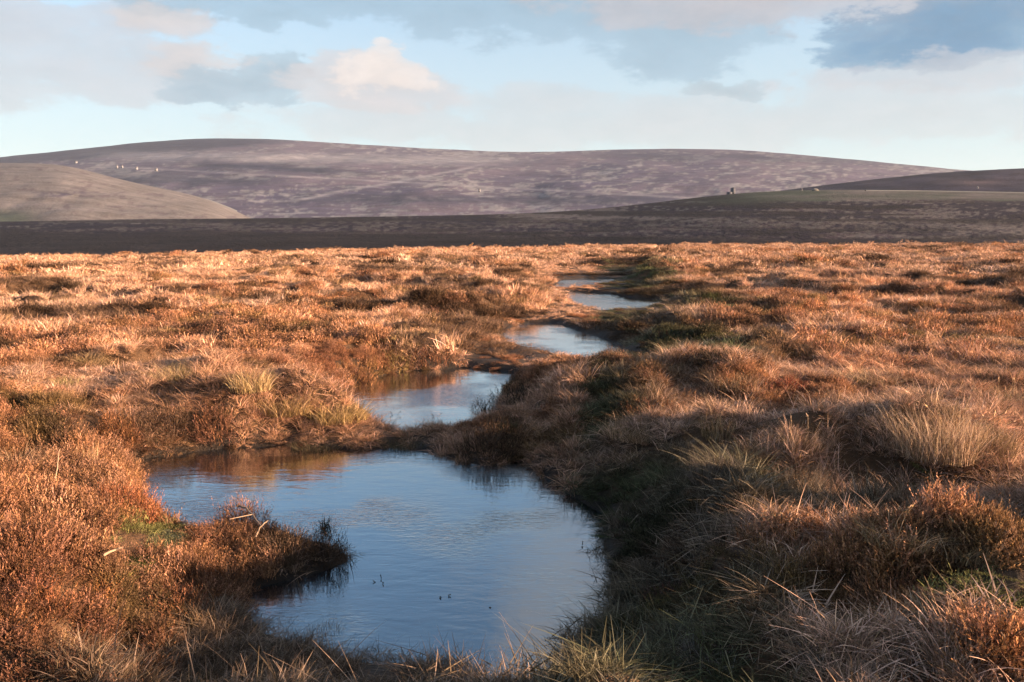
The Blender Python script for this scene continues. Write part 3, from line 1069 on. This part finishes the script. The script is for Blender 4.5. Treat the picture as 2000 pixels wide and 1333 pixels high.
    g = mixc(g, STRAW * 1.2, painted_light * .75)
    g = mixc(g, GREEN, np.clip(painted_shade * (.6 + .8 * w2) + sstep(.45, 1.0, w2 - .3 * w) * .55, 0, .85))
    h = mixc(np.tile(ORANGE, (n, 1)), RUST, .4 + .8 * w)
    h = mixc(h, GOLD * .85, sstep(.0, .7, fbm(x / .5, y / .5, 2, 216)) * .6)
    h = mixc(h, ORANGE * 1.35, painted_light * .7)
    h = mixc(h, BROWN, (1 - painted_light * .8) * np.clip(sstep(.1, .8, w2) * .75 + painted_shade * .9, 0, .95)).copy()
    h = mixc(h, (0.038, 0.048, 0.022), painted_shade * sstep(-.3, .4, s3) * .8)  # heather on the shaded bank painted dark green
    h = mixc(h, GREEN * np.array((1.2, .95, .6)), sstep(.35, .9, fbm(x / .7, y / .7, 2, 215)) * .5)
    dk = sstep(.25, .5, fbm(x / 5.5, y / 2.6, 3, 241) + .35 * fbm(x / 1.4, y / .8, 2, 242)) * sstep(9, 16, rr)
    h = mixc(h, BROWN * .5, dk * .95)
    g = mixc(g, BROWN * .8, dk * .85)
    m = mixc(np.tile(MOSS, (n, 1)), GREEN, np.clip(.4 + .5 * w2 + painted_shade, 0, 1) * right + 0.25 * ~right)
    br = rng.uniform(.6, 1.3, (n, 1)) * (1 + .62 * sstep(7, 14, rr))[:, None]
    P3 = np.stack((x, y, z), 1)
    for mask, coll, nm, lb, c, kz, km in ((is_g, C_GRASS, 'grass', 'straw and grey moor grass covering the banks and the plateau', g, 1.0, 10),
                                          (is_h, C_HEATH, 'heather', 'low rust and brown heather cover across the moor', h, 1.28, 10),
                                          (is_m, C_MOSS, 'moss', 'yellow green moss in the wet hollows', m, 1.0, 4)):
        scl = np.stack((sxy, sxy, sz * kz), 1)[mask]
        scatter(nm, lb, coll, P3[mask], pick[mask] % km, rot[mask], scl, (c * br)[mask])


cover()


# ------------------------------------------------------------------ single plants, sticks, walls and houses: where they stand
def ground_at(u, v, far=60.0):
    """where the line of sight through a photo pixel meets the moor"""
    d = ray(u, v)
    t = np.geomspace(2.5, far, 420)
    x, y, zr = d[0] * t, d[1] * t, CAM_H + d[2] * t
    h = np.maximum(height(x, y), -0.03)
    k = np.argmax(zr < h)
    if not (zr < h).any():
        k = len(t) - 1
    return x[k], y[k], float(max(h[k], 0.0)), t[k]


def empty(name, loc, rz=0.0):
    o = bpy.data.objects.new(name, None)
    o.empty_display_size = 0.1
    o.location = loc
    o.rotation_euler = (0, 0, rz)
    col.objects.link(o)
    return o


def tube(pts, r0, r1, sides=5):
    """tapered tube along points; verts, quad faces"""
    pts = np.asarray(pts, float)
    n = len(pts)
    d = np.gradient(pts, axis=0)
    d /= np.linalg.norm(d, axis=1)[:, None]
    up = np.where(np.abs(d[:, 2:3]) > .9, np.array([[1., 0, 0]]), np.array([[0, 0, 1.]]))
    a = np.cross(d, up)
    a /= np.linalg.norm(a, axis=1)[:, None]
    b = np.cross(d, a)
    r = np.linspace(r0, r1, n)[:, None, None]
    th = np.arange(sides) * 2 * np.pi / sides
    V = pts[:, None] + r * (a[:, None] * np.cos(th)[None, :, None] + b[:, None] * np.sin(th)[None, :, None])
    return V.reshape(-1, 3), grid_faces(n, sides, True), np.repeat(np.linspace(0, 1, n), sides), np.full(n * sides, .5)


def set_tint(o, c):
    o['tint'] = [float(q) for q in c]
    for ch in o.children:
        set_tint(ch, c)


def heather_bush(u, v, w, h, colour, label, seed, group='heather bushes along the stream'):
    rng = np.random.default_rng(seed)
    x, y, z, d = ground_at(u, v)
    m = d / FPX
    rx, hh = w * m * 0.5, h * m * 0.74
    root = empty('heather_bush', (x, y, z - 0.02), rng.uniform(0, 6.28))
    tag(root, label, 'heather', group)
    sp = 0.024 * max(1.0, d / 5.5)
    area = 2 * math.pi * rx * (0.5 * rx + 0.5 * hh)
    n = int(min(area / (sp * sp), 1500))
    parts = [dome_sprigs(rng, n, rx, hh, min(0.12, hh * .7), 0.0025 * max(1, d / 5.5), 0.7, 3 if d < 9 else 2, 0.32),
             dome_sprigs(rng, n // 3, rx * .8, hh * .75, min(0.10, hh * .6), 0.003 * max(1, d / 5.5), 0.3, 2, 0.2)]
    fo = geo_object('foliage', join(parts), M_PLANT, root)
    fo['tint'] = [float(q) for q in colour]
    for k in range(4):
        a = k * 1.57 + rng.uniform(-.5, .5)
        L = hh * 0.75
        p = [(0.02 * math.cos(a), 0.02 * math.sin(a), -0.03)]
        for i in range(1, 5):
            t = i / 4
            p.append((math.cos(a) * rx * .55 * t + rng.normal(0, .01), math.sin(a) * rx * .55 * t + rng.normal(0, .01), L * t ** .8))
        V, F, T, Y = tube(p, 0.007, 0.002)
        mesh_object('stem', V, F, M_STEM, root)
    return root


def seed_stem(rng, h, lean, az, droop):
    n = 9
    t = np.linspace(0, 1, n)
    r = lean * h * t ** 1.6
    z = h * (t - droop * t ** 4)
    r = r + droop * h * 0.5 * t ** 4
    p = np.stack((np.cos(az) * r, np.sin(az) * r, z), 1)
    V, F, T, Y = tube(p, 0.0022, 0.0012, 4)
    i = n - 3
    hd = sprigs(rng, p[[i, i + 1, i + 1]] + 0, np.gradient(p, axis=0)[[i, i + 1, i + 1]] + rng.normal(0, .006, (3, 3)), h * .16, 0.0042, 3, .1)
    return join([(V, F, T, Y), hd])


def grass_tussock(u, v, w, h, colour, label, seed, lean=0.8, curl=0.8, wind=(0, 0), stems=0, stem_h=1.6, group='grass tussocks on the moor'):
    rng = np.random.default_rng(seed + 500)
    x, y, z, d = ground_at(u, v)
    m = d / FPX
    rx, hh = w * m * 0.5, h * m * (0.82 if v < 1170 else 0.58)
    curl = curl if v < 1170 else curl + .4
    root = empty('grass_tussock', (x, y, z - 0.02), 0)
    tag(root, label, 'grass tussock', group)
    bw = 0.0030 * max(1.0, d / 6.0)
    n = int(np.clip(rx * rx * 13000 / max(1.0, d / 6.0) ** 2, 200, 1200))
    asp = rx / max(hh, .05)
    g = join([blades(rng, n, rx, hh, bw, lean * .75 * min(asp, 2.0), curl, 4, wind, 0.8),
              blades(rng, n // 3, rx * .9, hh * .5, bw, 1.3, 1.0, 4, wind, 0.9)])
    bt = geo_object('blade_tuft', g, M_PLANT, root)
    bt['tint'] = [float(q) for q in colour]
    for k in range(stems):
        g = seed_stem(rng, hh * stem_h * rng.uniform(.75, 1.15), rng.uniform(.1, .5), rng.uniform(0, 6.28), rng.uniform(.05, .3))
        so = geo_object('flower_stem', g, M_PLANT, root)
        so.location = (rng.uniform(-.6, .6) * rx, rng.uniform(-.4, .4) * rx, 0)
        so['tint'] = [0.50, 0.32, 0.17]
    return root


def moss_cushion(u, v, w, h, colour, label, seed):
    rng = np.random.default_rng(seed + 900)
    x, y, z, d = ground_at(u, v)
    m = d / FPX
    rx, hh = w * m * .7, h * m * .14
    root = empty('moss_cushion', (x, y, z - .015), 0)
    tag(root, label, 'moss', 'moss cushions in the wet ground')
    n, k = 12, 20
    th = np.linspace(0, 2 * np.pi, k, endpoint=False)
    ph = np.linspace(0.02, 1, n)
    pp, tt = np.meshgrid(ph, th, indexing='ij')
    rr = rx * np.sin(pp * np.pi / 2) * (1 + .25 * fbm(np.cos(tt) * 1.4 + seed, np.sin(tt) * 1.4, 2, seed))
    V = np.stack((rr * np.cos(tt), rr * np.sin(tt), hh * np.cos(pp * np.pi / 2) - .02 + .02 * fbm(rr * np.cos(tt) / .06, rr * np.sin(tt) / .06, 2, seed)), 2).reshape(-1, 3)
    o = mesh_object('mound', V, grid_faces(n, k, True), M_PLANT, root, smooth=True, attrs={'tip': np.ones(len(V)), 'vary': vnoise(V[:, 0] * 40, V[:, 1] * 40)})
    o['tint'] = [float(q) * .45 for q in colour]
    q = int(min(6000, max(900, rx * rx * 90000)))
    a, r = rng.uniform(0, 6.28, q), rx * np.sqrt(rng.uniform(0, 1, q))
    zz = hh * np.sqrt(np.clip(1 - (r / rx) ** 2, 0, 1)) - .01
    org = np.stack((r * np.cos(a), r * np.sin(a), zz - .008), 1)
    dr = np.stack((np.cos(a) * r / rx * .9, np.sin(a) * r / rx * .9, np.full(q, .7)), 1) + rng.normal(0, .35, (q, 3))
    fo = geo_object('foliage', leafy(rng, org, dr, 0.016, 0.0014, 6), M_PLANT, root)
    fo['tint'] = [float(c) for c in colour]
    return root


def dead_stick(p0, p1, lift, r, label, seed, twig=True):
    rng = np.random.default_rng(seed + 1300)
    a, b = ground_at(*p0), ground_at(*p1)
    A, B = np.array(a[:3]) + (0, 0, lift[0]), np.array(b[:3]) + (0, 0, lift[1])
    t = np.linspace(0, 1, 9)[:, None]
    L = np.linalg.norm(B - A)
    p = A + (B - A) * t + np.array((0, 0, .06 * L)) * np.sin(np.pi * t) + rng.normal(0, .008 * L, (9, 3))
    root = empty('dead_stick', A)
    tag(root, label, 'stick', 'dead sticks lying in the heather')
    V, F, T, Y = tube(p - A, r, r * .5, 6)
    mesh_object('shaft', V, F, M_WOOD, root, smooth=True)
    if twig:
        q = p[5] - A
        e = np.cross((B - A) / L, (0, 0, 1))
        pp = [q + (e * .3 * L + (B - A) * .25 + np.array((0, 0, .08 * L))) * s for s in np.linspace(0, 1, 4)]
        V, F, T, Y = tube(pp, r * .5, r * .2, 5)
        mesh_object('twig', V, F, M_WOOD, root, smooth=True)
    return root


c_or, c_ru, c_br, c_dk = ORANGE * 1.15, RUST * 1.25, BROWN * 1.2, BROWN * .7
BUSHES = [
    (235, 1002, 175, 108, (0.31, 0.088, 0.025), 'large rounded red orange heather bush overhanging the left end of the near pool'),
    (135, 985, 100, 70, (0.27, 0.10, 0.035), 'ginger heather bush just left of the large rounded heather bush'),
    (400, 1070, 110, 80, c_ru, 'reddish heather bush on the promontory right beside the pale green moss'),
    (470, 1035, 125, 85, (0.30, 0.12, 0.045), 'heather bush with bright orange crown at the back of the promontory'),
    (560, 1085, 150, 95, c_br, 'dark brown heather bush on the shaded middle of the promontory'),
    (640, 1095, 100, 80, c_dk, 'dark heather at the very tip of the promontory reaching over the water'),
    (635, 1045, 45, 52, (0.035, 0.04, 0.028), 'small dark upright heather plant sticking up from the promontory tip'),
    (345, 1180, 130, 62, (0.31, 0.115, 0.045), 'spiky sunlit heather at the promontory root above the shaded grass'),
    (450, 1150, 100, 80, (0.24, 0.11, 0.05), 'tan heather clump where the promontory meets the lower shore'),
    (190, 1165, 120, 55, (0.33, 0.13, 0.035), 'golden orange heather bush in front of the bright moss cushion'),
    (60, 1080, 120, 80, c_ru, 'rust red heather bush near the left frame edge above the ginger bush'),
    (75, 1180, 130, 90, (0.26, 0.085, 0.03), 'ginger heather bush at the left edge below the rust red bush'),
    (30, 1245, 110, 90, (0.34, 0.125, 0.035), 'bright orange heather in the lower left corner above the shade'),
    (320, 850, 130, 90, c_br, 'scraggly brown heather on the dark bank behind the left end of the near pool'),
    (420, 845, 110, 80, c_ru * .8, 'russet heather hanging over the far left shore of the near pool'),
    (225, 865, 90, 95, (0.26, 0.10, 0.035), 'tall tawny heather bush behind the large rounded heather bush'),
    (110, 850, 120, 70, c_br, 'broad brown heather on the peaty ground at the left edge'),
    (960, 885, 150, 75, c_dk * 1.2, 'dark heather mound on the far shore of the near pool'),
    (970, 830, 55, 34, c_or, 'small sunlit orange heather tuft on top of the dark mound'),
    (1010, 780, 110, 60, (0.04, 0.035, 0.022), 'dark heather overhanging the right end of the second pool'),
    (945, 812, 60, 45, (0.035, 0.04, 0.025), 'small dark bush leaning out over the second pool'),
    (690, 745, 110, 60, (0.27, 0.12, 0.04), 'golden brown heather on the bank behind the second pool'),
    (850, 712, 110, 50, c_ru * .9, 'russet heather on the high bank above the dark reflection'),
    (770, 720, 90, 50, (0.20, 0.13, 0.04), 'olive tinged heather on the bank between golden and russet heather'),
    (1320, 668, 130, 42, (0.05, 0.06, 0.03), 'dark green bush on the right bank of the third pool'),
    (1390, 705, 120, 36, (0.06, 0.045, 0.03), 'long dark heather behind the right end of the third pool'),
    (580, 600, 110, 30, c_dk, 'dark heather patch out on the left plateau'),
    (660, 640, 100, 32, c_br, 'brown heather patch on the left plateau before the stream bend'),
    (1540, 765, 110, 45, (0.26, 0.06, 0.028), 'deep red heather clump in the lit grass right of the stream'),
    (1290, 805, 140, 35, (0.33, 0.12, 0.04), 'long low orange heather bank on the right lit by the sun'),
    (1345, 1080, 150, 75, c_br, 'brown heather dome on the shaded right bank beside the pool'),
    (1320, 1180, 140, 75, (0.11, 0.05, 0.036), 'reddish brown shaded heather above the lower right shore'),
    (1455, 1060, 60, 45, (0.33, 0.11, 0.03), 'small bright orange heather sprig cluster on the shaded right bank'),
    (1740, 1140, 170, 75, (0.42, 0.165, 0.055), 'wide orange heather bush on the right mound below the straw crest'),
    (1840, 1115, 90, 70, (0.28, 0.125, 0.035), 'rounded golden heather at the right of the wide orange bush'),
    (1950, 1270, 150, 110, (0.31, 0.115, 0.035), 'tall spiky orange heather at the lower right edge'),
    (1840, 1235, 110, 60, (0.27, 0.10, 0.035), 'ginger heather left of the tall spiky heather'),
    (1800, 1345, 130, 55, (0.33, 0.11, 0.035), 'low orange heather cut by the bottom edge at right'),
]
for i, b in enumerate(BUSHES):
    heather_bush(*b, seed=i + 1)

TUSSOCKS = [
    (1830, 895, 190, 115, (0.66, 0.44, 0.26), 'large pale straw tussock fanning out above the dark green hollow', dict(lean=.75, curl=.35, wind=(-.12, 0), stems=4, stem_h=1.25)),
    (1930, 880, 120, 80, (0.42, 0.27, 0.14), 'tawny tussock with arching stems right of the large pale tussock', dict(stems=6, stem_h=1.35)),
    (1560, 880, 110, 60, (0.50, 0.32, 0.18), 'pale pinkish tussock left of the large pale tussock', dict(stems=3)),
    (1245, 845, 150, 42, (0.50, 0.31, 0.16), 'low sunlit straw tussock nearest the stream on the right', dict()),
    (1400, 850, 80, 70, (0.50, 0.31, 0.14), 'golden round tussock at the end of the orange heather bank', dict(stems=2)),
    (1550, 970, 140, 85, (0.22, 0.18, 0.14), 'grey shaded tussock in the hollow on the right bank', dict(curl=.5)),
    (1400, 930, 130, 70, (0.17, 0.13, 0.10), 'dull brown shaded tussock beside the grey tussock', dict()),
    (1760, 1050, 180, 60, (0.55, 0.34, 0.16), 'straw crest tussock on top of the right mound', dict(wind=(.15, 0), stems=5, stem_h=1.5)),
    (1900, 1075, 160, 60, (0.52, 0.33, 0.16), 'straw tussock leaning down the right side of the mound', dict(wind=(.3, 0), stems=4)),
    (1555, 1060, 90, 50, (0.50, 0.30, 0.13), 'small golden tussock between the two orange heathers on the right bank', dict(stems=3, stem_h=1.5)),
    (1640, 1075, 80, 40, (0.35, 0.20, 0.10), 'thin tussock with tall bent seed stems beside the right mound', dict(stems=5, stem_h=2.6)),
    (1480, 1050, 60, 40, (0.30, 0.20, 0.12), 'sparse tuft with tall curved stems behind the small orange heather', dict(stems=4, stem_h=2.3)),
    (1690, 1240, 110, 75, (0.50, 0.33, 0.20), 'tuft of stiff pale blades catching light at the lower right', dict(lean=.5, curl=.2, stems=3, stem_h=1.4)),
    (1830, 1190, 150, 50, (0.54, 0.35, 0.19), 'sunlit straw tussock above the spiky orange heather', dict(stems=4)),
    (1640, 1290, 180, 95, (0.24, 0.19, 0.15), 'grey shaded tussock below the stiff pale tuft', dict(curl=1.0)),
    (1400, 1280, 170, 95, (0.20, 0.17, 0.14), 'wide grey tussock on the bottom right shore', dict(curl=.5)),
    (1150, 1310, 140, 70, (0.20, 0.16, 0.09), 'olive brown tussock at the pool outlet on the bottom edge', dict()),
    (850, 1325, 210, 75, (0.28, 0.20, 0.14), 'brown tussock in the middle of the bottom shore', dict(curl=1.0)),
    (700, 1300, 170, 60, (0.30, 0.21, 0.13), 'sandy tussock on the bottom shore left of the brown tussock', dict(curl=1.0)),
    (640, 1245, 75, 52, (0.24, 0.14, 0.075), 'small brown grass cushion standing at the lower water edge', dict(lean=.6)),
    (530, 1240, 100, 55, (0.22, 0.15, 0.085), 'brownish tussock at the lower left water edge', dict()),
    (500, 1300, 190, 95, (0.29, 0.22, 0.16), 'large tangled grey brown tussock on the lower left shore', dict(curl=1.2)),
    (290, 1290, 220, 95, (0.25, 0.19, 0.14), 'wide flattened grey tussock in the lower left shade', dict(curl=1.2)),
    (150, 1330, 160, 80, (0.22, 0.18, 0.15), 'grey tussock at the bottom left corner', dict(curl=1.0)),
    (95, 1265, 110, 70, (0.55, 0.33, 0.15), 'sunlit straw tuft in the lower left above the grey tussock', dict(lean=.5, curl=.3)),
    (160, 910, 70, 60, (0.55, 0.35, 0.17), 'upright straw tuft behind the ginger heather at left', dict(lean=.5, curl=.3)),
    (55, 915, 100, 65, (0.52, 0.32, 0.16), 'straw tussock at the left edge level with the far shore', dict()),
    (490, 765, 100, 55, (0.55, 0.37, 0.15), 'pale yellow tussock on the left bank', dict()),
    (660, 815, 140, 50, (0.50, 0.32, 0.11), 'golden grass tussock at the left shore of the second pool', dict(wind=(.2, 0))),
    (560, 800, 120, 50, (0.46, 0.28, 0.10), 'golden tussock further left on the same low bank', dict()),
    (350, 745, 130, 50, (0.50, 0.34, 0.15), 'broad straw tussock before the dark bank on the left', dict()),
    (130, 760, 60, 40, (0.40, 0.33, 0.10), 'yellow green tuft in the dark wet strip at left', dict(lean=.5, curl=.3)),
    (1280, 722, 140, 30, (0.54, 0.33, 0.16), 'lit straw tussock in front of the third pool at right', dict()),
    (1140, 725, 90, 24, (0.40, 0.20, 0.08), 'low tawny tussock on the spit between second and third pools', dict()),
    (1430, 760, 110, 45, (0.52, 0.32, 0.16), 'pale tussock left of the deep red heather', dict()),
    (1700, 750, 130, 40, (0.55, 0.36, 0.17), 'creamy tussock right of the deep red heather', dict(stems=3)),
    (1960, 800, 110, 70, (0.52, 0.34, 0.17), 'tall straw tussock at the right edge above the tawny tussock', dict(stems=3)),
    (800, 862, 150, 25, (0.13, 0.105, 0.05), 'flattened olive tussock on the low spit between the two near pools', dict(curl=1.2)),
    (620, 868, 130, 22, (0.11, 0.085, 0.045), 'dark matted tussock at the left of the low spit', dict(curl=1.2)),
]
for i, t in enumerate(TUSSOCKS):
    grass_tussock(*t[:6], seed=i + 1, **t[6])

MOSSES = [
    (295, 1065, 110, 90, (0.33, 0.31, 0.13), 'pale yellow green moss cushion below the large rounded heather bush'),
    (240, 1105, 80, 50, (0.24, 0.25, 0.055), 'bright green moss cushion left of the pale moss cushion'),
    (160, 1095, 40, 30, (0.36, 0.33, 0.09), 'small yellowish moss cushion among the ginger heather'),
    (1960, 1175, 130, 70, (0.07, 0.075, 0.025), 'dark green moss mound at the right edge'),
]
for i, mo in enumerate(MOSSES):
    moss_cushion(*mo, seed=i + 1)

dead_stick((465, 1035), (515, 1062), (.16, .10), .009, 'curved pale stick lying on the promontory heather', 1)
dead_stick((205, 1135), (242, 1115), (.12, .14), .009, 'straight pale stick below the bright green moss', 2)
dead_stick((500, 1085), (525, 1060), (.12, .16), .007, 'short reddish stick in the shaded promontory heather', 3, False)
dead_stick((110, 965), (122, 942), (.10, .24), .006, 'bleached stick leaning up beside the ginger heather bush', 4, False)


# ---- stems and scraps in the near pool
def water_stem(u, v, h, lean, label, seed):
    rng = np.random.default_rng(seed + 1700)
    x, y = pix(u, v, 0)
    root = empty('water_stem', (x, y, 0))
    tag(root, label, 'water plant', 'thin stems standing in the pools')
    for k in range(3):
        g = seed_stem(rng, h * .8 * rng.uniform(.6, 1.1), lean * rng.uniform(.4, 1.4), rng.uniform(0, 6.28), rng.uniform(0, .3))
        V = g[0] - (0, 0, .05)
        o = geo_object('stem', (V, g[1], g[2], g[3]), M_PLANT, root)
        o.location = (rng.uniform(-.03, .03), rng.uniform(-.03, .03), 0)
        o['tint'] = [0.06, 0.05, 0.03]


for i, (u, v, h, le, lb) in enumerate([
        (748, 1138, .13, .6, 'thin bent stem standing alone left of the pool centre'),
        (860, 1170, .10, .5, 'cluster of thin dark stems in the lower middle of the pool'),
        (1130, 1065, .09, .7, 'dark water weed reaching from the right shore of the pool'),
        (1060, 1092, .04, 1.2, 'dark scrap of weed lying on the pale part of the water'),
        (1165, 1130, .08, .9, 'small water weed close under the right bank'),
        (675, 1140, .05, .8, 'tiny dark stem off the promontory tip'),
        (850, 818, .16, .4, 'pale reed stems at the near shore of the second pool'),
        (770, 812, .14, .5, 'dark reed stems at the left near shore of the second pool'),
        (1012, 655, .12, .7, 'dark weed at the left end of the third pool'),
        (945, 1190, .09, .6, 'thin stems in the lower pool right of the dark cluster')]):
    water_stem(u, v, h, le, lb, i)


# ---- far away: farm houses, posts, a boulder and a ruin
def box(x0, x1, y0, y1, z0, z1):
    V = [(a, b, c) for c in (z0, z1) for b in (y0, y1) for a in (x0, x1)]
    return V, [(0, 2, 3, 1), (4, 5, 7, 6), (0, 1, 5, 4), (2, 6, 7, 3), (0, 4, 6, 2), (1, 3, 7, 5)]


def on_hill(hill, u, v):
    s = np.linspace(0.02, 1.0, 600)
    x, y, z = hill.at(np.full(600, float(u)), s)
    pv_ = project(x, y, z)[1]
    k = int(np.argmin(np.abs(pv_ - v)))
    return x[k], y[k], z[k]


def farmhouse(hill, u, v, w, dp, h, label, rz=0.0):
    x, y, z = on_hill(hill, u, v)
    w, dp, h = w * .5, dp * .5, h * .42
    root = empty('farmhouse', (x, y, z - 1), rz)
    tag(root, label, 'house', 'white farm houses on the far hillside')
    V, F = box(-w / 2, w / 2, -dp / 2, dp / 2, -2, h + 1)
    mesh_object('wall', V, F, M_WHITE, root)
    e, b, t = 0.4, h + 1.003, h + 1 + dp * .42
    V = [(-w / 2 - e, -dp / 2 - e, b), (w / 2 + e, -dp / 2 - e, b), (w / 2 + e, dp / 2 + e, b), (-w / 2 - e, dp / 2 + e, b), (-w / 2 - e, 0, t), (w / 2 + e, 0, t),
         (-w / 2 - e, 0, t), (w / 2 + e, 0, t)]
    mesh_object('roof', V, [(0, 1, 5, 4), (2, 3, 6, 7), (0, 3, 2, 1), (0, 4, 6, 3), (1, 2, 7, 5)], M_SLATE, root)
    V, F = box(w / 2 - 2.2, w / 2 - .8, -.6, .6, t - 1.5, t + 1.4)
    mesh_object('chimney', V, F, M_STONE, root)


farmhouse(hill_back, 147, 319, 14, 8, 7, 'white farm house highest on the left, under the dark hill cap', .3)
farmhouse(hill_back, 226, 327, 9, 6, 5, 'small white house, first of the close pair on the left hillside', .1)
farmhouse(hill_back, 236, 327, 9, 6, 5.5, 'small white house, right of the close pair on the left hillside', -.2)
farmhouse(hill_back, 264, 330, 12, 7, 6, 'white house standing alone right of the close pair', .2)
farmhouse(hill_back, 302, 332, 13, 6, 4, 'low pale building where the pale track begins', 0)
farmhouse(hill_back, 536, 348, 9, 6, 5, 'lone white house on the pale track across the dark heather', .4)
farmhouse(hill_back, 936, 373, 8, 5, 5, 'lone white house low in the middle of the far hill', -.3)


def post(hill, u, v, h, w, label):
    x, y, z = on_hill(hill, u, v)
    root = empty('marker_post', (x, y, z - .3))
    tag(root, label, 'post', 'white posts along the ridge road')
    V, F, T, Y = tube([(0, 0, -.5), (0, 0, h * .5), (0, 0, h)], w, w * .9, 8)
    mesh_object('shaft', V, F, M_WHITE, root)
    V, F, T, Y = tube([(0, 0, h), (0, 0, h + w * .4), (0, 0, h + w)], w * 1.15, w * .2, 8)
    mesh_object('cap', V, F, M_WHITE, root)


post(hill_slope, 1566, 373, 1.6, .35, 'white post left of the pale boulder on the olive ridge')
post(hill_right, 1912, 370, 2.4, .7, 'white post beside the ridge road near the right edge')


def boulder(hill, u, v, r, label):
    x, y, z = on_hill(hill, u, v)
    n, k = 9, 14
    th, ph = np.linspace(0, 2 * np.pi, k, endpoint=False), np.linspace(.02, np.pi - .02, n)
    pp, tt = np.meshgrid(ph, th, indexing='ij')
    q = 1 + .28 * fbm(np.cos(tt) * np.sin(pp) * 1.5 + 4, np.cos(pp) * 1.5 + np.sin(tt), 3, 9)
    V = np.stack((r * 1.5 * q * np.sin(pp) * np.cos(tt), r * q * np.sin(pp) * np.sin(tt), r * .8 * q * np.cos(pp)), 2).reshape(-1, 3)
    o = mesh_object('boulder', V, grid_faces(n, k, True), M_STONE, smooth=False)
    o.location = (x, y, z + r * .3)
    tag(o, label, 'boulder')


boulder(hill_slope, 1592, 373, 1.3, 'pale boulder on the crest of the olive ridge')


def ruin(hill, u, v, label):
    x, y, z = on_hill(hill, u, v)
    root = empty('ruined_barn', (x, y, z - .5), .2)
    tag(root, label, 'ruin')
    V, F = box(-2.6, .2, -1.5, 1.5, -1, 1.9)
    mesh_object('wall', V, F, M_DSTONE, root)
    V, F = box(.203, 2.2, -1.6, 1.6, -1, 4.2)
    mesh_object('gable', V, F, M_DSTONE, root)
    V = [(.1, -1.7, 4.203), (2.3, -1.7, 4.203), (2.3, 1.7, 4.203), (.1, 1.7, 4.203), (1.2, -1.7, 5.0), (1.2, 1.7, 5.0), (1.2, -1.7, 5.0), (1.2, 1.7, 5.0)]
    mesh_object('gable_cap', V, [(0, 3, 5, 4), (1, 6, 7, 2), (0, 4, 6, 1), (3, 2, 7, 5)], M_DSTONE, root)


ruin(hill_slope, 1428, 379, 'small dark stone ruin standing on the left end of the olive ridge')
